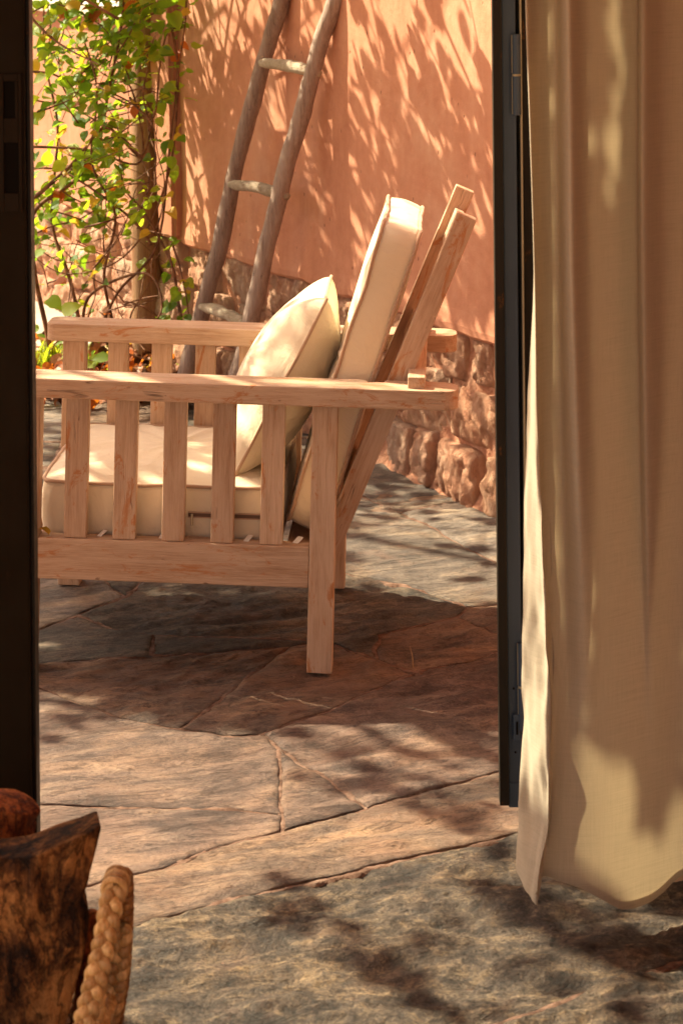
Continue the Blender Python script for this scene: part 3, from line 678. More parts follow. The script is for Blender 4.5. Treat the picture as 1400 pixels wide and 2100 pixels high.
# cushions -------------------------------------------------------------
def outline(hx, hy, r, N=96, kind='round'):
    pts = []
    for i in range(N):
        th = 2 * math.pi * i / N; c, s_ = math.cos(th), math.sin(th)
        if kind == 'round':
            p = 18.0; k = (abs(c) ** p + abs(s_) ** p) ** (-1 / p); pts.append((c * k * hx, s_ * k * hy))
        else:
            k = 1 / max(abs(c), abs(s_)); cor = min(abs(c), abs(s_)) / max(abs(c), abs(s_))
            k *= .945 + .055 * cor ** 2.2; pts.append((c * k * hx, s_ * k * hy))
    return pts
def cushion_me(hx, hy, hz, crown, N=96, K=18, seed=0, sag=0, wr=1.0):
    O = outline(hx, hy, .03, N); V, Fc = [], []
    def bz(i, top):
        x, y = O[i]; return (hz if top else -hz) + .006 * noise.noise(Vector((x * 8, y * 8, seed + (1 if top else 5)))) + .002 * noise.noise(Vector((x * 25, y * 25, seed)))
    def surf(sgn):
        base = len(V)
        V.append((0, 0, sgn * (hz + crown)))
        for k in range(1, K + 1):
            r = 1 - (1 - k / K) ** 1.6
            for i in range(N):
                x, y = O[i][0] * r, O[i][1] * r
                z = sgn * crown * (1 - r ** 2.6) + bz(i, sgn > 0) * 1.0
                ang = math.atan2(y, x)
                wv = noise.noise(Vector((math.cos(ang) * 11, math.sin(ang) * 11, seed + r * .8))) * .012 * wr * r ** 3 * (1 - r) * 6
                z += sgn * (wv + .004 * noise.noise(Vector((x * 7, y * 7, seed))) * (1 - r ** 4))
                V.append((x, y, z))
        for i in range(N): Fc.append((base, base + 1 + i, base + 1 + (i + 1) % N) if sgn > 0 else (base, base + 1 + (i + 1) % N, base + 1 + i))
        for k in range(K - 1):
            for i in range(N):
                a, b = base + 1 + k * N + i, base + 1 + k * N + (i + 1) % N
                q = (a, a + N, b + N, b); Fc.append(q if sgn > 0 else q[::-1])
        return base + 1 + (K - 1) * N
    t = surf(1); b = surf(-1); S = 8; prev = t
    for s_ in range(1, S + 1):
        f = s_ / S
        if s_ == S: cur = b
        else:
            cur = len(V)
            for i in range(N):
                o = 1 + (.035 * math.sin(f * math.pi) + .012 * noise.noise(Vector((O[i][0] * 14, O[i][1] * 14, f * 3 + seed)))) * min(1, .05 / 1 * 20) * (.05 / max(hx, hy)) * 3
                V.append((O[i][0] * o, O[i][1] * o, bz(i, True) * (1 - f) + bz(i, False) * f))
        for i in range(N):
            j = (i + 1) % N; Fc.append((prev + i, cur + i, cur + j, prev + j))
        prev = cur
    top = [Vector((O[i][0] * 1.004, O[i][1] * 1.004, bz(i, True))) for i in range(N)]; bot = [Vector((O[i][0] * 1.004, O[i][1] * 1.004, bz(i, False))) for i in range(N)]
    return mesh_of(V, Fc, True), top, bot
def ring_me(pts, r, n=8):
    pts = list(pts); V, Fc = [], []; k = len(pts)
    for i in range(k):
        t = (pts[(i + 1) % k] - pts[i - 1]).normalized(); a = Vector((0, 0, 1)); a = (a - t * a.dot(t)).normalized(); b = t.cross(a)
        for j in range(n):
            th = 2 * math.pi * j / n; V.append(pts[i] + (a * math.cos(th) + b * math.sin(th)) * r)
    for i in range(k):
        for j in range(n): Fc.append((i * n + j, i * n + (j + 1) % n, ((i + 1) % k) * n + (j + 1) % n, ((i + 1) % k) * n + j))
    return mesh_of(V, Fc, True)
me, tp, bt = cushion_me(.250, .262, .055, .026, seed=2)
seat = link('seat_cushion', me, M['cream'], label='thick cream box seat cushion with taupe piping on the armchair', cat='cushion', mat=CH @ Matrix.Translation((-.342, .318, .309)))
link('piping', ring_me(tp, .0040), M['piping'], seat); link('piping', ring_me(bt, .0038), M['piping'], seat)
zy = -.262 * 1.02
link('zip', box_me(.060, .225, zy - .0042, zy, -.006, .003, .001, 1), M['zip'], seat)
for zz in (-.0065, .0035): link('zip_flap', box_me(.060, .227, zy - .0052, zy - .001, zz - .0012, zz + .0012, .0006, 1), M['piping'], seat)
link('zip_pull', box_me(.066, .071, zy - .0085, zy - .0045, -.024, .001, .001, 1), M['zipmetal'], seat)
me, tp, bt = cushion_me(.330, .238, .038, .008, seed=7)
A2 = math.atan2(.188, .625)
bm_ = CH @ Matrix.Translation((.053, .322, .592)) @ Matrix.Rotation(A2, 4, 'Y') @ Matrix.Rotation(R(-90), 4, 'Y')
backc = link('back_cushion', me, M['cream'], label='tall cream back cushion with taupe piping leaning on the chair back', cat='cushion', mat=bm_)
link('piping', ring_me(tp, .0040), M['piping'], backc); link('piping', ring_me(bt, .0040), M['piping'], backc)
def pillow_me(h, T, N=96, K=22, seed=0):
    O = outline(h, h, 0, N, 'pillow'); V, Fc = [], []
    for sgn in (1, -1):
        base = len(V); V.append((0, 0, sgn * T))
        for k in range(1, K + 1):
            r = k / K
            for i in range(N):
                x, y = O[i][0] * r, O[i][1] * r; cor = (min(abs(x), abs(y)) / (max(abs(x), abs(y)) + 1e-6))
                z = sgn * T * (1 - r ** 2.3) ** .72 * (1 - .25 * cor * r)
                ang = math.atan2(y, x); z += sgn * (.012 * noise.noise(Vector((math.cos(ang) * 7, math.sin(ang) * 7, seed))) + .010 * noise.noise(Vector((math.cos(ang) * 17, math.sin(ang) * 17, seed + r)))) * r * r * (1 - r) * 6
                z += .006 * noise.noise(Vector((x * 6, y * 6, seed + 3))) * (1 if r < 1 else 1)
                V.append((x, y, z))
        for i in range(N):
            f = (base, base + 1 + i, base + 1 + (i + 1) % N); Fc.append(f if sgn > 0 else f[::-1])
        for k in range(K - 1):
            for i in range(N):
                a, b = base + 1 + k * N + i, base + 1 + k * N + (i + 1) % N; q = (a, a + N, b + N, b); Fc.append(q if sgn > 0 else q[::-1])
    edge = [Vector((x * 1.008, y * 1.008, .006 * noise.noise(Vector((x * 6, y * 6, seed + 3))))) for x, y in O]
    return mesh_of(V, Fc, True), edge
me, edge = pillow_me(.207, .094, seed=4)
A3 = math.atan2(.169, .347)
pm_ = CH @ Matrix.Translation((-.104, .325, .553)) @ Matrix.Rotation(A3, 4, 'Y') @ Matrix.Rotation(R(-90), 4, 'Y') @ Matrix.Rotation(R(3), 4, 'Z')
pil = link('throw_pillow', me, M['cream'], label='plump square cream pillow propped against the back cushion', cat='pillow', mat=pm_)
link('piping', ring_me(edge, .0036), M['piping'], pil)

# ------------------------------------------------------------------ the doorway, its leaves and the room behind
TL = R(-.55)
door = empty('steel_door', 'narrow blue grey steel door edge with hinges beside the curtain', 'door', Matrix.Translation((.2564, 3.90, H - 200 / F * 3.9)) @ Matrix.Rotation(TL, 4, 'Y'))
def dpart(name, x0, x1, y0, y1, z0, z1, m, bev=.001, parent=door, seg=2):
    c = Vector(((x0 + x1) / 2, (y0 + y1) / 2, (z0 + z1) / 2)); h = ((x1 - x0) / 2, (y1 - y0) / 2, (z1 - z0) / 2)
    o = link(name, box_me(-h[0], h[0], -h[1], h[1], -h[2], h[2], bev, seg), M[m], parent); o.location = c; return o
ZB = -1.372; ZT = 1.0       # door bottom / top below and above the frame's upper edge
dpart('outer_lip', 0, .0155, 0, .03, ZB, ZT, 'steel_dark', .0015)
dpart('stile', .0160, .0400, .012, .075, ZB - .008, ZT, 'steel', .002)
dpart('stile', .0405, .050, .030, .075, ZB - .008, ZT, 'steel_dark', .001)
dpart('weather_strip', .0465, .0500, .006, .0295, ZB - .004, ZT, 'steel_edge', .0012)
dpart('weather_strip', .0505, .075, .02, .075, ZB - .004, ZT, 'steel_dark', .0012)
dpart('bottom_plate', .0163, .0398, .009, .0118, ZB - .006, ZB + .035, 'steel', .0008)
def hinge(zt, zb):
    zm = zt + (zb - zt) * .49
    for a, b in ((zt, zm), (zm - .004, zb)):
        me = tube_me([(0, 0, a), (0, 0, b)], [.0072, .0072], 14); me.polygons.foreach_set('use_smooth', [False] * len(me.polygons))
        o = link('hinge', me, M['steel'], door); o.location = (.0405, .006, 0)
        lf_ = link('hinge_leaf', box_me(-.001, .001, -.001, .004, b + .001, a - .001, 0), M['steel_edge'], o); lf_.location = (-.0072, 0, 0)
    o = link('hinge_washer', tube_me([(0, 0, zm), (0, 0, zm - .004)], [.0078, .0078], 14), M['steel_edge'], door); o.location = (.0405, .006, 0)
hinge(-70 / F * 3.9, -236 / F * 3.9); hinge(-1322 / F * 3.9, -1500 / F * 3.9)
dpart('bolt_keeper', .024, .037, .0035, .0118, -1.263, -1.218, 'steel', .002)
dpart('painted_bolt_slot', .029, .032, .002, .0034, -1.252, -1.230, 'hole_shade', 0)  # black sheet on the keeper, painting the slot's shade
for zz, xx in ((-1.176, .026), (-1.178, .036), (-1.285, .028)):
    o = link('painted_screw_hole', tube_me([(0, -.0005, 0), (0, .004, 0)], [.0018, .0018], 8), M['hole_shade'], door); o.location = (xx, .0114, zz)  # black dots painting the shade of screw holes
# pane of the same door, running outward away from the room behind the stile
gl = dpart('glass_pane', .052, .055, .08, .62, ZB + .02, ZT, 'glass', 0)
dpart('end_stile', .050, .062, .62, .66, ZB - .006, ZT, 'steel', .002)
gl.rotation_euler = (0, 0, R(-6)); 

ld = empty('dark_door', 'dark door edge with a brass lock plate beside the vine', 'door', Matrix.Translation((-.4446, 3.25, H - 200 / F * 3.25)) @ Matrix.Rotation(TL, 4, 'Y'))
def lp(name, x0, x1, y0, y1, z0, z1, m, bev=.001): return dpart(name, x0, x1, y0, y1, z0, z1, m, bev, ld)
k = 3.25 / F
lp('stile', -.056, -.0055, .0, .05, -1.435, 1.0, 'door_dark', .003); lp('outer_lip', -.005, 0, .012, .05, -1.435, 1.0, 'steel_dark', .001)
# lock plate with two openings, built from bars round flat black patches that paint the holes' shade
def lpx(px, y=0): return (px - 57 - .0109 * y) * k
for nm, (xa, xb, ya, yb) in {'c1': (6, 29, 166, 240), 'c2': (7, 35, 292, 394)}.items():
    lp('painted_lock_hole', lpx(xa), lpx(xb), -.0004, -.0001, -yb * k, -ya * k, 'hole_shade', 0)
lp('lock_plate', lpx(-12), lpx(5.5), -.0035, -.0005, -433 * k, -150 * k, 'plate'); lp('lock_plate', lpx(36), lpx(43), -.0035, -.0005, -433 * k, -150 * k, 'plate')
lp('lock_plate', lpx(5.8), lpx(35.7), -.0035, -.0005, -165 * k, -150 * k, 'plate'); lp('lock_plate', lpx(5.8), lpx(35.7), -.0035, -.0005, -291 * k, -241 * k, 'plate'); lp('lock_plate', lpx(5.8), lpx(35.7), -.0035, -.0005, -433 * k, -395 * k, 'plate')
lp('lock_plate', lpx(29.5), lpx(35.7), -.0035, -.0005, -240.5 * k, -165.5 * k, 'plate')
# house front and room
house = empty('house', 'warm rendered house room that the doorway belongs to', 'house')
def hp(name, x0, x1, y0, y1, z0, z1): return link(name, box_me(x0, x1, y0, y1, z0, z1, 0), M['room'], house)
hp('wall', -3.0, -1.55, 3.72, 3.95, -.03, 2.7); hp('wall', .37, 3.0, 3.72, 3.95, -.03, 2.7); hp('lintel', -1.55, .37, 3.72, 3.95, 2.3, 2.7)
hp('ceiling', -3.0, 3.0, -.6, 3.95, 2.701, 2.8); hp('side_wall', 1.3, 1.45, -.6, 3.718, -.03, 2.699)
sheet('floor', -3, 3, -1.6, 2.45, -.014, M['room'])

# ------------------------------------------------------------------ curtain
def curtain():
    # control rows: (photo row, [(px, Y)...])
    base_ = [3.56, 3.50, 3.525, 3.55, 3.475, 3.528, 3.570, 3.606, 3.535, 3.572, 3.60, 3.56, 3.62]
    xs_ = {-260: [1080, 1075, 1100, 1140, 1165, 1205, 1260, 1306, 1316, 1360, 1440, 1520, 1600],
           0: [1080, 1075, 1102, 1143, 1166, 1207, 1262, 1306, 1316, 1362, 1440, 1520, 1600],
           550: [1096, 1095, 1112, 1148, 1172, 1213, 1264, 1308, 1318, 1366, 1440, 1520, 1600],
           900: [1078, 1100, 1116, 1152, 1184, 1223, 1268, 1312, 1324, 1372, 1440, 1520, 1600],
           1300: [1070, 1120, 1128, 1160, 1196, 1236, 1276, 1318, 1334, 1380, 1440, 1520, 1600],
           1620: [1066, 1126, 1134, 1160, 1196, 1236, 1278, 1320, 1346, 1390, 1440, 1520, 1600],
           1850: [1056, 1092, 1108, 1146, 1186, 1232, 1276, 1318, 1352, 1398, 1440, 1520, 1600]}
    low_ = [3.57, 3.495, 3.53, 3.528, 3.524, 3.532, 3.55, 3.572, 3.59, 3.615, 3.62, 3.58, 3.63]
    rows_ = []
    for py_, xx_ in xs_.items():
        f_ = max(0, min(1, (py_ - 700) / 800)); rows_.append((py_, [(x_, a_ * (1 - f_) + b_ * f_) for x_, a_, b_ in zip(xx_, base_, low_)]))
    hem_py = [1780, 1857, 1800, 1808, 1822, 1845, 1866, 1858, 1838, 1797, 1790, 1830, 1800]
    hem_dz = [1.585 - (p_ + 200) / F * y_ - .047 for p_, y_ in zip(hem_py, low_)]
    zs = [1.585 - (r[0] + 200) / F * 3.55 for r in rows_]; zs[-1] = .047; n = 13; SEG = 14; NZ = 150
    top = 2.35
    dens = [[W(px, 0, Y) for px, Y in r[1]] for r in rows_]
    V, Fc = [], []; cols = None
    zl = np.linspace(0, 1, NZ + 1)
    def hem_z(): return zs[-1]
    for a in zl:
        z = top + (zs[-1] - top) * a
        ctrl = []
        for c in range(n):
            xs = [d[c].x for d in dens]; ys = [d[c].y for d in dens]
            zz = zs[::-1]; x = np.interp(z, zz, xs[::-1]); y = np.interp(z, zz, ys[::-1])
            # smooth the piecewise blend
            x2 = [np.interp(z + e, zz, xs[::-1]) for e in (-.07, -.035, 0, .035, .07)]; y2 = [np.interp(z + e, zz, ys[::-1]) for e in (-.07, -.035, 0, .035, .07)]
            ctrl.append(Vector((float(np.mean(x2)), float(np.mean(y2)), z + hem_dz[c] * a ** 5)))
        row = catmull(ctrl, SEG); cols = len(row)
        for i, p in enumerate(row):
            s_ = i / SEG; wr = 0
            lowf = max(0, min(1, (1.0 - z) / .6))
            wr = .006 * noise.noise(Vector((s_ * .5, z * 1.5, 3)))
            if s_ < 2.2: wr += .009 * lowf * noise.noise(Vector((s_ * 2.2, z * 9, 1))) + .004 * lowf * noise.noise(Vector((s_ * 5, z * 22, 1)))
            V.append(Vector((p.x + wr * .7, p.y + wr, p.z)))
    for r in range(NZ):
        for i in range(cols - 1): a = r * cols + i; Fc.append((a, a + 1, a + cols + 1, a + cols))
    me = mesh_of(V, Fc, True)
    o = link('curtain', me, M['curtain'], label='long beige linen curtain hanging in soft folds beside the steel door', cat='curtain')
    # turned-up hem: a second layer behind, from the hem line down
    V2, F2 = [], []; r0 = NZ - 1; rr = list(range(r0, NZ + 1))
    for r in rr:
        for i in range(cols):
            p = V[r * cols + i]; q = V[r * cols + min(i + 1, cols - 1)] - V[r * cols + max(i - 1, 0)]; nrm = Vector((-q.y, q.x, 0)).normalized()
            V2.append(p + nrm * .003)
    for r in range(len(rr) - 1):
        for i in range(cols - 1): a = r * cols + i; F2.append((a, a + 1, a + cols + 1, a + cols))
    link('hem', mesh_of(V2, F2, True), M['curtain'], o)
    return o
curt = curtain()

# ------------------------------------------------------------------ vine
def leaf_me(seed, fold=.25, curl=.3, L=1.0):
    r = random.Random(seed); prof = [(0, 0), (.08, .26), (.28, .40), (.52, .36), (.76, .20), (1, 0)]
    V, Fc = [], []
    for i, (t, w_) in enumerate(prof):
        z = -curl * (t - .4) ** 2 + .03 * r.uniform(-1, 1); w2 = w_ * r.uniform(.9, 1.1)
        V += [(0, t - .0, z), (-w2, t - (.06 if i == 1 else 0), z + fold * w2 + r.uniform(-.04, .04)), (w2, t - (.06 if i == 1 else 0), z + fold * w2 + r.uniform(-.04, .04))]
    for i in range(5):
        a = i * 3; b = a + 3; Fc += [(a, b, b + 1, a + 1), (a, a + 2, b + 2, b)]
    return [tuple(v) for v in V], Fc
LEAF = [leaf_me(i, r_, c_) for i, (r_, c_) in enumerate([(.25, .3), (.5, .6), (.1, .2), (.7, .3), (.35, .9), (.2, -.4)])]
LEAFME = []
for mk, cnt in (('leaf_a', 3), ('leaf_b', 2), ('leaf_c', 2), ('leaf_y', 1), ('leaf_o', 1)):
    for j in range(cnt):
        v, f = LEAF[(j * 2 + len(LEAFME)) % 6]; me = mesh_of(v, f, True); me.materials.append(M[mk]); LEAFME.append((mk, me))
def pick_leaf(r):
    x = r.random(); k = 'leaf_a' if x < .42 else 'leaf_b' if x < .60 else 'leaf_c' if x < .90 else 'leaf_y' if x < .965 else 'leaf_o'
    c = [m for m in LEAFME if m[0] == k]; return r.choice(c)
def leaf_matrix(p, size, r, sunny=.5):
    n = Vector((r.uniform(-1, 1), r.uniform(-1, 1), r.uniform(-.2, 1))); n = (n.normalized() * (1 - sunny) + TO_SUN * sunny + Vector((0, -.35, 0))).normalized()
    t = Vector((r.uniform(-1, 1), r.uniform(-1, 1), r.uniform(-1.3, .3))); t = (t - n * t.dot(n)).normalized(); x = t.cross(n)
    m = Matrix((x, t, n)).transposed().to_4x4(); m = Matrix.Translation(p) @ m @ Matrix.Diagonal((size, size, size, 1)); return m
vine = empty('climbing_vine', 'tangled climbing vine with green and yellowing leaves around the post', 'vine')
vr = random.Random(11)
stems = []
def vine_path(pts, rad, jit=6):
    P = catmull([W(px + vr.uniform(-jit, jit), py + vr.uniform(-jit, jit), Y) for px, py, Y in pts], 7)
    n = len(P); r = [max(.0011, rad * (1 - .65 * i / n)) for i in range(n)]
    link('stem', tube_me(P, r, 5), M['stem'], vine); stems.append(P); return P
main = [
    [(118, 800, 7.75), (95, 680, 7.72), (72, 560, 7.7), (68, 440, 7.6), (150, 370, 7.6), (200, 310, 7.6), (225, 180, 7.55), (250, 40, 7.5), (260, -160, 7.5)],
    [(130, 805, 7.7), (165, 700, 7.6), (145, 580, 7.6), (110, 470, 7.65), (112, 380, 7.7), (118, 250, 7.7), (90, 100, 7.7), (95, -100, 7.7)],
    [(60, 415, 7.4), (150, 330, 7.4), (215, 260, 7.45), (290, 320, 7.5), (315, 235, 7.6)],
    [(195, 700, 7.6), (240, 600, 7.5), (320, 500, 7.5), (350, 300, 7.45), (362, 160, 7.45), (380, 20, 7.4), (385, -150, 7.4)],
    [(395, 780, 7.4), (370, 640, 7.4), (350, 540, 7.45), (300, 440, 7.5), (255, 380, 7.6), (240, 260, 7.6)],
    [(60, 300, 7.6), (180, 305, 7.6), (290, 330, 7.55), (270, 180, 7.5), (210, 150, 7.5), (140, 70, 7.6)],
    [(230, 650, 7.6), (215, 560, 7.55), (235, 440, 7.5), (190, 330, 7.5), (200, 180, 7.5), (160, 40, 7.6), (150, -100, 7.6)],
    [(170, 670, 7.7), (190, 600, 7.6), (300, 560, 7.4), (330, 630, 7.3), (290, 670, 7.3), (150, 700, 7.4)],
    [(310, 500, 7.5), (260, 440, 7.5), (130, 350, 7.6), (60, 345, 7.6)],
    [(60, 145, 7.6), (100, 150, 7.6), (160, 155, 7.6), (250, 60, 7.5), (330, 20, 7.4)],
    [(265, 200, 7.5), (315, 240, 7.45), (330, 130, 7.45), (345, 60, 7.4), (372, 55, 7.4), (380, 0, 7.4)],
    [(355, 60, 7.45), (365, 150, 7.45), (357, 300, 7.45), (335, 390, 7.5), (300, 470, 7.5), (230, 540, 7.5), (130, 560, 7.6), (60, 520, 7.6)],
]
for i, m_ in enumerate(main): vine_path(m_, [.010, .0085, .008, .0055, .0065, .005, .006, .006, .006, .005, .0045, .005][i], 2)
for i in range(120):
    x, y = vr.uniform(50, 330), vr.uniform(-80, 720) if i > 30 else vr.uniform(180, 520); Y = vr.uniform(7.3, 7.85)
    ang = vr.choice([vr.uniform(-.5, .5), vr.uniform(1.0, 2.1), vr.uniform(-.4, .4)]) ; pts = []
    for k_ in range(vr.randint(4, 8)):
        pts.append((x, y, Y)); ang += vr.uniform(-.55, .55); st_ = vr.uniform(25, 50); x += math.cos(ang) * st_; y -= math.sin(ang) * st_; Y += vr.uniform(-.06, .06)
        if x > 345 or x < 40: break
    if len(pts) > 2: vine_path(pts, vr.uniform(.0016, .0038), 2)
hang = [[(350, 495, 7.4), (372, 560, 7.35), (385, 640, 7.3), (392, 760, 7.3)], [(345, 510, 7.4), (362, 600, 7.35), (378, 700, 7.3), (380, 790, 7.3)]]
for h_ in hang: vine_path(h_, .004, 2)
leaves = []
def add_leaf(p, size, sunny=.45, kind=None):
    mk, me = pick_leaf(vr) if kind is None else vr.choice([m for m in LEAFME if m[0] == kind]); leaves.append((me, leaf_matrix(p, size, vr, sunny), size))
def spare(p, r):
    # gaps in the foliage: True where a leaf here would shade a place that the sun reaches in the photograph
    for t in ((p.y - 3.562) / TO_SUN.y,):
        q = p - TO_SUN * t
        if -.1 < q.z < 1.62 and .2 < q.x < .75:
            px = q.x / q.y * F + 700; py = (H - q.z) / q.y * F - 200
            if 1160 < px < 1370 and py < 450 and not (px < 1250 and 80 < py < 170): return True
            if ((px - 1225 - (py - 1600) * .35) / 130) ** 2 + ((py - 1615) / 180) ** 2 < 1: return True
            if py > 1745 and (px < 1150 or px > 1240): return True
            if px < 1135: return True
            return False
    q = p - TO_SUN * ((p.z - .5) / TO_SUN.z)
    if -.8 < q.x < .35 and 4.6 < q.y < 5.4 and r.random() < .12: return True
    q = p - TO_SUN * (p.z / TO_SUN.z); px = q.x / max(q.y, .1) * F + 700; py = (H - q.z) / max(q.y, .1) * F - 200
    wall_d = (q - W0).dot(WN)
    if wall_d > 0:
        for cx, cy, rx, ry, pr in ((310, 1610, 300, 140, .97), (800, 1440, 230, 80, .9), (850, 1715, 210, 60, .9), (880, 1100, 190, 130, .96), (500, 1980, 330, 120, .6), (950, 1900, 250, 100, .1), (150, 900, 200, 100, .6)):
            if ((px - cx) / rx) ** 2 + ((py - cy) / ry) ** 2 < 1: return r.random() < pr
    else:
        t = (p - W0).dot(WN) / TO_SUN.dot(WN); q = p - TO_SUN * t; px = q.x / q.y * F + 700; py = (H - q.z) / q.y * F - 200
        if px < 380: return r.random() < .9
        if px < 760: return r.random() < .92
        return r.random() < .4
    return False
def clear(px, py):      # sparse areas where the pale wall shows
    for (cx, cy, rx, ry, pr) in ((110, 200, 32, 60, .7), (225, 230, 50, 45, .6), (235, 500, 75, 70, .75), (180, 620, 70, 60, .7), (300, 640, 70, 90, .9), (300, 300, 38, 130, .75), (100, 640, 60, 40, .2), (350, 420, 40, 60, .5), (230, 340, 40, 30, .3)):
        if ((px - cx) / rx) ** 2 + ((py - cy) / ry) ** 2 < 1 and vr.random() < pr: return True
    return False
for P in stems:
    for p in P:
        q = p; px = q.x / q.y * F + 700; py = (H - q.z) / q.y * F - 200
        if px > 392: continue
        if 256 < px < 332 and py > 110 and vr.random() < .7: continue
        prob = .62 if py < 480 else .32
        if py < 120: prob = .7
        if vr.random() < prob and not clear(px, py):
            for _ in range(1):
                off = Vector((vr.uniform(-1, 1), vr.uniform(-1, 1), vr.uniform(-1, 1))) * .03; add_leaf(p + off, vr.choice([vr.uniform(.022, .04), vr.uniform(.03, .05), vr.uniform(.04, .062)]))
for _ in range(70):
    add_leaf(W(vr.uniform(60, 340), vr.uniform(-60, 70), vr.uniform(7.3, 7.7)), vr.uniform(.04, .065))
for (px, py, s_, kd) in ((372, 275, .034, 'leaf_y'), (347, 105, .062, 'leaf_a'), (330, 105, .05, 'leaf_b'), (352, 400, .06, 'leaf_y'), (345, 430, .055, 'leaf_y'), (268, 395, .075, 'leaf_a'), (260, 375, .06, 'leaf_c'), (115, 575, .055, 'leaf_o'), (185, 572, .05, 'leaf_y'),
                         (105, 65, .06, 'leaf_y'), (240, 60, .07, 'leaf_a'), (285, 115, .065, 'leaf_c'), (215, 75, .06, 'leaf_a'), (340, 330, .04, 'leaf_b'), (352, 320, .045, 'leaf_a'), (345, 510, .045, 'leaf_c'), (378, 530, .04, 'leaf_a'), (345, 560, .04, 'leaf_b'), (340, 640, .05, 'leaf_a'), (362, 620, .05, 'leaf_b'), (370, 600, .045, 'leaf_a'), (350, 650, .05, 'leaf_c'), (335, 655, .045, 'leaf_a'), (127, 640, .07, 'leaf_c'), (100, 610, .06, 'leaf_a'), (325, 240, .04, 'leaf_c'), (330, 290, .045, 'leaf_a'), (330, 100, .055, 'leaf_c'), (330, 16, .08, 'leaf_b'), (350, 25, .07, 'leaf_a')):
    add_leaf(W(px, py, 7.28), s_, .5, kd)
leaves.sort(key=lambda l: -l[2])
# those in frame first as parts
for me, mt, _ in leaves[:300]:
    o = link('leaf', me, None, vine); o.matrix_basis = mt
rest = {}
for me, mt, _ in leaves[300:]:
    d = rest.setdefault(me.materials[0].name, ([], [], me.materials[0])); b = len(d[0])
    d[0].extend(mt @ v.co for v in me.vertices); d[1].extend(tuple(b + i for i in p.vertices) for p in me.polygons)
allv, allf, mi, mats_ = [], [], [], []
for k_, (v, f, m_) in rest.items():
    b = len(allv); allv += v; allf += [tuple(b + i for i in q) for q in f]; mi += [len(mats_)] * len(f); mats_.append(m_)
me = bpy.data.meshes.new('mesh'); me.from_pydata([tuple(v) for v in allv], [], allf)
for m_ in mats_: me.materials.append(m_)
me.polygons.foreach_set('material_index', mi); me.update()
link('small_leaves', me, None, vine, kind='stuff')

# unseen foliage added above the view to throw leaf shadows on the wall
def shade_foliage():
    rr = random.Random(77); V, Fc, mi = [], [], []
    for c in ((-1.05, 7.75, 1.75), (-1.25, 7.5, 2.05), (-.95, 8.0, 2.1), (-1.3, 7.0, 2.0), (-1.15, 7.3, 1.7), (-1.5, 7.7, 2.4), (-1.05, 6.6, 2.15), (-1.2, 6.2, 2.3), (-.75, 6.85, 1.85), (-.95, 7.0, 2.15), (-1.0, 7.2, 1.65), (-.65, 6.5, 1.8), (-.8, 6.4, 2.2), (-1.2, 7.6, 1.55), (-.5, 6.2, 1.75)):
        c = Vector(c)
        for k_ in range(15):
            a = Vector((-.8, 7.7, 1.3)) if k_ < 2 else c + Vector((rr.gauss(0, .2), rr.gauss(0, .2), rr.gauss(0, .2))); e = c + Vector((rr.gauss(0, .28), rr.gauss(0, .28), rr.gauss(0, .24)))
            Q = catmull([a, a.lerp(e, .5) + Vector((rr.gauss(0, .06), rr.gauss(0, .06), rr.gauss(0, .06))), e], 6); v, f = tube_data(Q, [.006 - .0045 * i / len(Q) for i in range(len(Q))], 4)
            b = len(V); V += v; Fc += [tuple(b + i for i in q) for q in f]; mi += [3] * len(f)
            for q in Q[2:]:
                for _ in range(rr.choice((0, 0, 0, 1, 2, 4))):
                    p = q + Vector((rr.gauss(0, .035), rr.gauss(0, .035), rr.gauss(0, .035)))
                    if p.x / p.y * F + 700 > 60 and (H - p.z) / p.y * F - 200 > -40: continue
                    wq = p - TO_SUN * ((p - W0).dot(WN) / TO_SUN.dot(WN)); wx = wq.x / wq.y * F + 700; wy = (H - wq.z) / wq.y * F - 200
                    if wq.z < .46 and rr.random() < .75: continue
                    if 395 < wx < 790 and wy < 600 and rr.random() < .5: continue
                    v, f = LEAF[rr.randrange(6)]; m_ = leaf_matrix(p, rr.uniform(.04, .085), rr, .35); b = len(V)
                    V += [m_ @ Vector(q2) for q2 in v]; Fc += [tuple(b + i for i in q2) for q2 in f]; mi += [rr.randrange(3)] * len(f)
    me = bpy.data.meshes.new('mesh'); me.from_pydata([tuple(v) for v in V], [], Fc)
    for k_ in ('leaf_a', 'leaf_b', 'leaf_c', 'stem'): me.materials.append(M[k_])
    me.polygons.foreach_set('material_index', mi); link('added_shade_foliage', me, None, vine, kind='stuff')
shade_foliage()
# litter and grass in the bed
def litter():
    lr = random.Random(5); mats_ = [M['leaf_brown'], M['leaf_o'], M['leaf_y'], M['leaf_b'], M['soil']]; V, Fc, mi = [], [], []
    for _ in range(900):
        px, py = lr.uniform(60, 560), lr.uniform(705, 835)
        g_ = G(px, py); 
        if (g_ - W0).dot(WN) < .03: continue
        g_.z = .02 + lr.uniform(0, .03)
        v, f = LEAF[lr.randrange(6)]; m_ = leaf_matrix(g_, lr.uniform(.03, .06), lr, .3); b = len(V)
        V += [m_ @ Vector(q) for q in v]; Fc += [tuple(b + i for i in q) for q in f]; mi += [lr.choices(range(5), [6, 2.2, .9, .8, 2])[0]] * len(f)
    me = bpy.data.meshes.new('mesh'); me.from_pydata([tuple(v) for v in V], [], Fc)
    for m_ in mats_: me.materials.append(m_)
    me.polygons.foreach_set('material_index', mi); link('leaf_litter', me, None, kind='stuff', label='dry brown and orange fallen leaves on the planting bed')
litter()
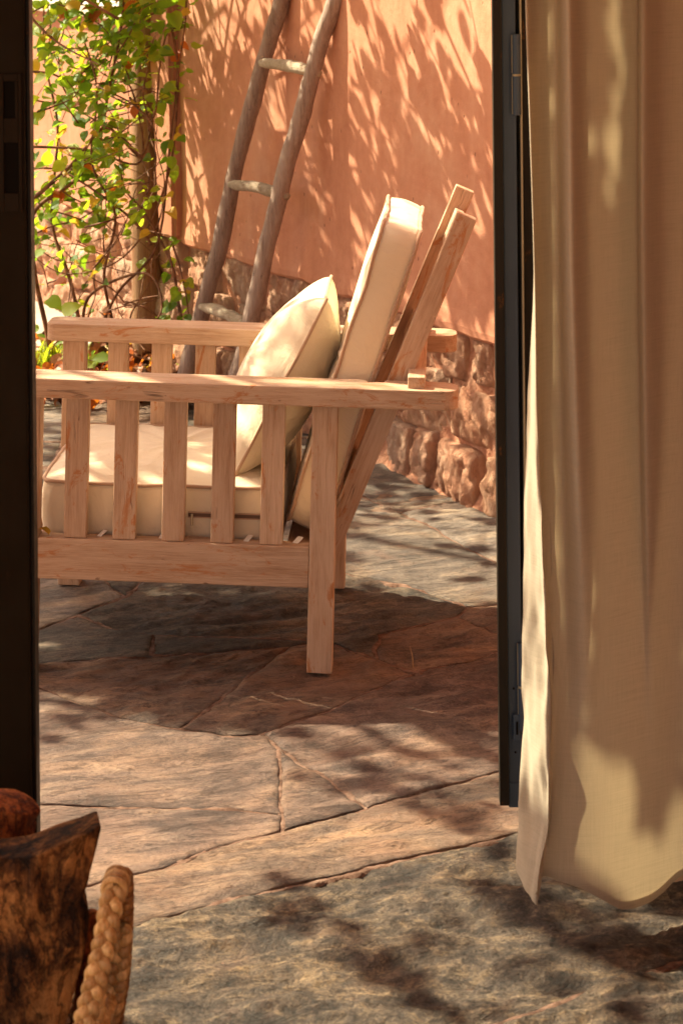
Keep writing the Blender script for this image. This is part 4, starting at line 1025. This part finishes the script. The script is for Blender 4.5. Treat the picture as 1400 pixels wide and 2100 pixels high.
def grass(px, py, n, h, name='grass', seed=1):
    gr = random.Random(seed); V, Fc = [], []; c = G(px, py)
    for _ in range(n):
        b = c + Vector((gr.gauss(0, .05), gr.gauss(0, .04), .01)); a = gr.uniform(0, 6.28); d = Vector((math.cos(a), math.sin(a), 0)); l = h * gr.uniform(.5, 1.2); wd = .003
        sd_v = Vector((-d.y, d.x, 0)) * wd; k_ = len(V); ln = gr.uniform(.2, .9)
        V += [b - sd_v, b + sd_v, b + d * l * ln * .4 + Vector((0, 0, l * .6)) + sd_v, b + d * l * ln * .4 + Vector((0, 0, l * .6)) - sd_v, b + d * l * ln + Vector((0, 0, l * .9))]
        Fc += [(k_, k_ + 1, k_ + 2, k_ + 3), (k_ + 3, k_ + 2, k_ + 4)]
    link(name, mesh_of(V, Fc), M['leaf_c'], label='tuft of bright green grass in the planting bed behind the chair', kind='stuff')
grass(100, 762, 160, .10)
# shrub beyond the low wall closes the view above the coping
def mass(name, c, rad, n, size, mats_, seed, flat=1.0, hole=None):
    r = np.random.RandomState(seed); V, Fc, mi = [], [], []
    d = r.normal(size=(n, 3)); d /= np.linalg.norm(d, axis=1)[:, None]; rr = r.uniform(.25, 1, n) ** .5
    pts = d * rr[:, None] * np.array(rad); pr = random.Random(seed)
    for p in pts:
        P = Vector(p) + Vector(c)
        if fr(P * 1.6, 2) < -.12: continue
        v, f = LEAF[pr.randrange(6)]; m_ = leaf_matrix(P, size * pr.uniform(.6, 1.3), pr, .35); b = len(V)
        V += [m_ @ Vector(q) for q in v]; Fc += [tuple(b + i for i in q) for q in f]; mi += [pr.randrange(len(mats_))] * len(f)
    return V, Fc, mi
def shrub(c, rad, n, size, label, seed):
    V, Fc, mi = mass('', c, rad, n, size, None or [0, 1, 2], seed)
    sh = empty('shrub', label, 'shrub'); sh.location = (c[0], c[1], 0)
    me = bpy.data.meshes.new('mesh'); me.from_pydata([(v.x - c[0], v.y - c[1], v.z) for v in V], [], Fc)
    for k_ in ('leaf_a', 'leaf_b', 'leaf_c'): me.materials.append(M[k_])
    me.polygons.foreach_set('material_index', mi); link('foliage', me, None, sh)
    link('stem', tube_me([(0, 0, -.03), (.05, 0, .5), (0, .05, 1.1)], [.03, .025, .01], 8), M['stem'], sh)
shrub((-1.45, 10.4, .9), (1.0, .6, .85), 9000, .075, 'leafy green shrub behind the low end of the garden wall', 21)

# ------------------------------------------------------------------ tree that shades the terrace (trunk off to the left of the view)
def shade_tree():
    base = Vector((-4.6, 8.3, -.03)); tr = empty('shade_tree', 'broad leafy tree casting dappled shade on the terrace', 'tree', Matrix.Translation(base))
    rr = random.Random(31)
    link('trunk', tube_me([(0, 0, 0), (.05, -.05, .8), (.0, .1, 1.7), (.1, .0, 2.5)], [.16, .13, .11, .09], 14, rough=.12), M['tree_bark'], tr)
    V, Fc, mi = [], [], []
    tips = []
    fork = Vector((.1, 0, 2.5))
    tg = [Vector(t) - base for t in ((-2.3, 8.9, 3.4), (-2.6, 8.0, 3.6), (-2.3, 7.0, 3.5), (-2.5, 6.2, 3.7), (-3.8, 7.4, 4.6), (-5.5, 8.5, 4.3), (-1.7, 7.9, 2.9), (-1.95, 5.35, 3.15), (-1.45, 4.75, 3.1), (-2.05, 5.5, 2.75), (-2.2, 7.7, 3.2), (-2.7, 6.6, 2.7), (-1.8, 5.2, 3.6), (-2.0, 5.6, 3.2))]
    for t in tg:
        mid = fork.lerp(t, .5) + Vector((rr.uniform(-.2, .2), rr.uniform(-.2, .2), .25))
        P = catmull([fork, mid, t], 8); link('limb', tube_me(P, [.05 - .04 * i / len(P) for i in range(len(P))], 7), M['tree_bark'], tr)
        for k_ in range(11):
            s_ = P[rr.randrange(4, len(P))]; e = s_ + Vector((rr.gauss(0, .45), rr.gauss(0, .45), rr.gauss(0, .3)))
            if rr.random() < 2 and (spare(e + base, rr) or spare(s_.lerp(e, .5) + base, rr)): continue
            Q = catmull([s_, s_.lerp(e, .5) + Vector((0, 0, .06)), e], 4); v, f = tube_data(Q, [.009 - .0065 * i / len(Q) for i in range(len(Q))], 4)
            b = len(V); V += v; Fc += [tuple(b + i for i in q) for q in f]; mi += [3] * len(f)
            tips.append(e); tips += [Q[i] for i in range(3, len(Q), 2)]
    shade_leaves = []  # extra unseen leaves, added to shade the curtain, floor and seat
    while len(shade_leaves) < 3400:
        q = W(rr.uniform(1060, 1560), rr.uniform(-150, 1900), 3.54); p = q + TO_SUN * (2.1 + rr.uniform(-.3, .3)) / math.cos(EL); shade_leaves.append(p - base)
    for _ in range(420):
        q = G(rr.uniform(40, 430), rr.uniform(1190, 1400)); q = G((q.x / q.y) * F + 700, (H / q.y) * F - 200 + ((q.x / q.y) * F + 640) * .12); shade_leaves.append(q + TO_SUN * (2.6 + rr.uniform(-.3, .3)) / math.cos(EL) - base)
    for _ in range(760):
        q = Vector((rr.uniform(-.52, -.02), rr.uniform(4.8, 5.3), .4)); shade_leaves.append(q + TO_SUN * (2.3 + rr.uniform(-.3, .3)) / math.cos(EL) - base)
    for (xa, ya, xb, yb, wd, n_) in ((560, 1820, 900, 2060, 18, 52), (1040, 1830, 1330, 2000, 20, 75), (740, 1590, 1020, 1700, 18, 32), (80, 1390, 470, 1490, 16, 90)):  # more leaves added to cast shadow bands on the floor
        for _ in range(n_):
            k_ = rr.random(); q = G(xa + (xb - xa) * k_ + rr.gauss(0, wd), ya + (yb - ya) * k_ + rr.gauss(0, wd * .7))
            p = q + TO_SUN * (2.3 + rr.uniform(-.3, .3)) / math.cos(EL) - base
            v, f = LEAF[rr.randrange(6)]; m_ = leaf_matrix(p, rr.uniform(.035, .06), rr, .5); b = len(V)
            V += [m_ @ Vector(q) for q in v]; Fc += [tuple(b + i for i in q) for q in f]; mi += [rr.randrange(3)] * len(f)
    for p in shade_leaves:
        if spare(p + base, rr): continue
        v, f = LEAF[rr.randrange(6)]; m_ = leaf_matrix(p, rr.uniform(.035, .05), rr, .7); b = len(V)
        V += [m_ @ Vector(q) for q in v]; Fc += [tuple(b + i for i in q) for q in f]; mi += [rr.randrange(3)] * len(f)
    for t in tips:
        for _ in range(rr.randint(7, 17)):
            p = t + Vector((rr.gauss(0, .11), rr.gauss(0, .11), rr.gauss(0, .09)))
            if spare(p + base, rr): continue
            v, f = LEAF[rr.randrange(6)]; m_ = leaf_matrix(p, rr.uniform(.045, .085), rr, .25); b = len(V)
            V += [m_ @ Vector(q) for q in v]; Fc += [tuple(b + i for i in q) for q in f]; mi += [rr.randrange(3)] * len(f)
    me = bpy.data.meshes.new('mesh'); me.from_pydata([tuple(v) for v in V], [], Fc)
    for k_ in ('leaf_a', 'leaf_b', 'leaf_c', 'tree_bark'): me.materials.append(M[k_])
    me.polygons.foreach_set('material_index', mi); link('crown', me, None, tr)  # crown mesh also holds the leaves added for shade
shade_tree()

# ------------------------------------------------------------------ firewood basket
BY = 2.95
def firewood():
    # split log with bark towards the room: outline in photo pixels, given real thickness
    out = [(-60, 1745), (0, 1738), (45, 1733), (80, 1726), (130, 1706), (175, 1692), (209, 1680), (206, 1705), (199, 1735), (191, 1765), (185, 1792), (176, 1815), (182, 1835), (188, 1860), (184, 1900), (174, 1950), (160, 2000), (145, 2060), (120, 2150), (70, 2290), (-60, 2290)]
    P = catmull([Vector((x, y, 0)) for x, y in out], 4, closed=True)
    P = [(p.x, p.y) for p in P]; pts = [Vector(p) for p in P]; ed = [(i, (i + 1) % len(pts)) for i in range(len(pts))]
    ins = []
    A = np.array(P)
    for x in range(-56, 210, 8):
        for y in range(1684, 2290, 8):
            c = False
            for a, b in zip(A, np.roll(A, -1, 0)):
                if (a[1] > y) != (b[1] > y) and x < (b[0] - a[0]) * (y - a[1]) / (b[1] - a[1]) + a[0]: c = not c
            if c and np.min(np.hypot(A[:, 0] - x, A[:, 1] - y)) > 4: ins.append(Vector((x, y)))
    vo, eo, fo, *_ = delaunay_2d_cdt(pts + ins, ed, [], 1, 1e-6)
    org = W(70, 1950, BY); V = []
    for v in vo:
        q = W(v.x, v.y, BY); u = (v.x + 60) / 260.0
        d = -.045 * math.sin(max(0, min(1, u)) * math.pi * .62 + .5) + .008 * fr(Vector((q.x * 25, 0, q.z * 12)), 4) + .004 * abs(fr(Vector((q.x * 60, 3, q.z * 22)), 3))
        V.append(Vector((q.x, BY + d, q.z)) - org)
    n = len(V); Fc = [tuple(f) for f in fo]; bnd = set()
    for f in Fc:
        for i in range(3): bnd.add((f[i], f[(i + 1) % 3]))
    back = {}
    def bk(i):
        if i not in back:
            back[i] = len(V); p = V[i]; V.append(Vector((p.x - .012, .05, p.z - .01)))
        return back[i]
    for (a, b) in list(bnd):
        if (b, a) not in bnd: Fc.append((b, a, bk(a), bk(b)))
    Fc.append(tuple(bk(i) for i in list(back)[:]) ) if False else None
    o = link('firewood_log', mesh_of(V, Fc, True), M['bark'], label='dark mottled split log with a pointed top standing in the basket', cat='log', group='firewood in the basket'); o.location = org
    # a rounder red-brown log behind
    c = [W(-70, 2080, 3.06), W(-30, 1860, 3.07), W(0, 1715, 3.08), W(14, 1655, 3.08), W(20, 1632, 3.08)]
    Q = catmull(c, 6); rr = [.045] * (len(Q) - 7) + [.044, .043, .041, .037, .030, .020, .008]
    me = tube_me([q - c[2] for q in Q], rr, 28, rough=.16, seed=5)
    for v in me.vertices: v.co += Vector((1, 0, .3)) * .006 * fr(v.co * 30, 4)
    o = link('firewood_log', me, M['bark_red'], label='rounded orange brown log behind the pointed one in the basket', cat='log', group='firewood in the basket'); o.location = c[2]
    # third stick between log and basket wall
    c = [W(190, 1868, 2.99), W(182, 1990, 2.99), W(150, 2200, 2.99)]
    o = link('firewood_log', tube_me([q - c[0] for q in catmull(c, 6)], [.006, .012, .014, .014, .014, .014, .014, .014, .014, .014, .014, .014, .014], 12, rough=.2, seed=8), M['bark_red'], label='thin red brown stick wedged between the pointed log and the basket handle', cat='log', group='firewood in the basket'); o.location = c[0]
firewood()
def basket():
    cx, cy, rad = -.52, 2.98, .215; bk_ = empty('wicker_basket', 'woven straw basket with braided handle holding firewood', 'basket', Matrix.Translation((cx, cy, 0)))
    zr = .150
    # woven body: stakes and rows
    for r_ in range(9):
        z = .008 + r_ * .016; P = []
        for i in range(72):
            a = 2 * math.pi * i / 72; rr = rad * (.80 + .2 * z / zr) + .004 * math.cos(36 * a / 1 + (math.pi if r_ % 2 else 0)); P.append(Vector((math.cos(a) * rr, math.sin(a) * rr, z)))
        link('woven_row', ring_me(P, .0078, 6), M['straw_dark'] if r_ % 3 else M['straw'], bk_)
    bot = [(math.cos(2 * math.pi * i / 40) * rad * .8, math.sin(2 * math.pi * i / 40) * rad * .8) for i in range(40)]
    link('base', prism_me(bot, .001, .008, 0), M['straw_dark'], bk_)
    def braid(name, path, R_, sr, turns, m, n=3, flat=1.0):
        P = catmull(path, 26); L = len(P)
        for s_ in range(n):
            Q = []
            for i, p in enumerate(P):
                t = (P[min(i + 1, L - 1)] - P[max(i - 1, 0)]).normalized(); a = t.cross(Vector((0, 1, 0.01))).normalized(); b = t.cross(a)
                ph = turns * 2 * math.pi * i / L + s_ * 2 * math.pi / n; Q.append(p + a * math.cos(ph) * R_ + b * math.sin(ph) * R_ * flat)
            link(name, tube_me(Q, sr, 8), M[m], bk_)
    rim = [Vector((math.cos(2 * math.pi * i / 120) * rad, math.sin(2 * math.pi * i / 120) * rad, zr)) for i in range(120)]
    for s_ in range(3):
        Q = []
        for i, p in enumerate(rim):
            a = 2 * math.pi * i / 120; ph = 30 * a + s_ * 2.09; Q.append(p + Vector((math.cos(a), math.sin(a), 0)) * math.cos(ph) * .008 + Vector((0, 0, math.sin(ph) * .008)))
        link('rim_strand', ring_me(Q, .0078, 6), M['straw'], bk_)
    O = Vector((cx, cy, 0))
    hp_ = [W(150, 2190, 2.80), W(178, 2080, 2.80), W(205, 1975, 2.815), W(222, 1890, 2.83), W(234, 1825, 2.85), W(243, 1797, 2.88), W(252, 1797, 2.92), W(254, 1850, 2.97), W(252, 1930, 3.02), W(246, 2010, 3.06), W(232, 2100, 3.10), W(220, 2190, 3.12)]
    hp_ = [p - O for p in hp_]
    def wrapped(path, r0, r1, m, gapw=.0062):
        P = catmull(path, 40); L = len(P); acc = 0; side = 1
        core = P[::6]; link('handle_core', tube_me(core, [r0 * .86] * len(core), 8), M['straw_dark'], bk_)
        for i in range(1, L - 1):
            acc += (P[i] - P[i - 1]).length
            if acc < gapw: continue
            acc = 0; side = -side
            t = (P[i + 1] - P[i - 1]).normalized(); a = t.cross(Vector((0, 1, 0))).normalized(); b = t.cross(a).normalized(); q_ = i / L
            Rr = (r0 + (r1 - r0) * q_) * rnd.uniform(.94, 1.06); tl = side * rnd.uniform(.8, 1.05); V, Fc = [], []; nn = 20; w_ = rnd.uniform(.0042, .0056)
            for k_ in range(nn):
                th = 2 * math.pi * k_ / nn; o = a * math.cos(th) + b * math.sin(th); c_ = P[i] + t * (math.sin(th + (0 if side > 0 else 0)) * Rr * tl)
                lift = .0012 * math.sin(2 * th + side)
                for (dt, dr) in ((-w_, -.0034), (-w_ * .5, .0014), (w_ * .5, .0016), (w_, -.0034)): V.append(c_ + t * dt + o * (Rr + dr + lift))
            for k_ in range(nn):
                for e in range(3): x_ = k_ * 4 + e; y_ = ((k_ + 1) % nn) * 4 + e; Fc.append((x_, y_, y_ + 1, x_ + 1))
            link('wrapping', mesh_of(V, Fc, True), M[m], bk_)
    def plait(path, A, B, hw, ht, per, m, name='handle_strand'):
        P = catmull(path, 60); L = len(P); ln = [0]
        for i in range(1, L): ln.append(ln[-1] + (P[i] - P[i - 1]).length)
        for k_ in range(3):
            Q = []
            for i in range(L):
                t = (P[min(i + 1, L - 1)] - P[max(i - 1, 0)]).normalized(); a = t.cross(Vector((0, 1, 0))).normalized(); b = a.cross(t).normalized()
                ph = 2 * math.pi * (ln[i] / per + k_ / 3); Q.append((P[i] + a * A * math.sin(ph) + b * B * math.sin(2 * ph), b))
            V, Fc = [], []; nn = 10
            for i, (q, b) in enumerate(Q):
                T = (Q[min(i + 1, L - 1)][0] - Q[max(i - 1, 0)][0]).normalized(); b2 = (b - T * b.dot(T)).normalized(); s_ = T.cross(b2)
                w2 = hw * (1 + .12 * noise.noise(Vector((i * .05, k_ * 3, 1))))
                for c_ in range(nn):
                    th = 2 * math.pi * c_ / nn; V.append(q + s_ * math.cos(th) * w2 + b2 * math.sin(th) * ht * (1 + .25 * math.cos(th * 4)))
            for i in range(L - 1):
                for c_ in range(nn): Fc.append((i * nn + c_, i * nn + (c_ + 1) % nn, (i + 1) * nn + (c_ + 1) % nn, (i + 1) * nn + c_))
            link(name, mesh_of(V, Fc, True), M[m], bk_)
    plait(hp_[:6], .0088, .0050, .0068, .0032, .050, 'straw'); plait(hp_[4:], .0075, .0042, .0058, .0030, .046, 'straw_dark')
    # wrapped end at the top of the handle and a second plait along the rim
    for k_, px_ in enumerate(range(4)):
        c = hp_[4].lerp(hp_[5], k_ / 3.5); t = (hp_[5] - hp_[4]).normalized(); a = t.orthogonal().normalized(); b = t.cross(a)
        link('wrapping', ring_me([c + (a * math.cos(q) + b * math.sin(q)) * .0135 for q in np.linspace(0, 2 * math.pi, 24, endpoint=False)], .0042, 6), M['straw'], bk_)
    plait([W(196, 2010, 2.84) - O, W(190, 2080, 2.86) - O, W(170, 2150, 2.88) - O, W(120, 2200, 2.9) - O], .0085, .005, .0065, .0032, .05, 'straw', 'rim_strand')
    plait([W(250, 1900, 2.98) - O, W(243, 1985, 2.99) - O, W(228, 2070, 3.0) - O, W(205, 2160, 3.0) - O], .0085, .005, .0065, .0032, .05, 'straw', 'rim_strand')
basket()

# small fallen leaf on the chair rail, sprig on the paving
v, f = LEAF[1]; me = mesh_of(v, f, True); me.materials.append(M['leaf_y'])
o = link('fallen_leaf', me, None, label='small pale yellow leaf lying on the side rail of the armchair', cat='leaf')
p = CH @ Vector((-.567, .02, .2655)); o.matrix_basis = Matrix.Translation(p) @ Matrix.Rotation(R(70), 4, 'Z') @ Matrix.Rotation(R(25), 4, 'X') @ Matrix.Diagonal((.03, .03, .03, 1))
me = tube_me([G(847, 1372) + Vector((0, 0, .002)), G(845, 1345, .004), G(840, 1325, .012)], [.0008, .0009, .0003], 5)
link('dry_twig', me, M['straw'], label='thin dry grass stalk lying on the flagstones behind the chair leg', cat='twig')
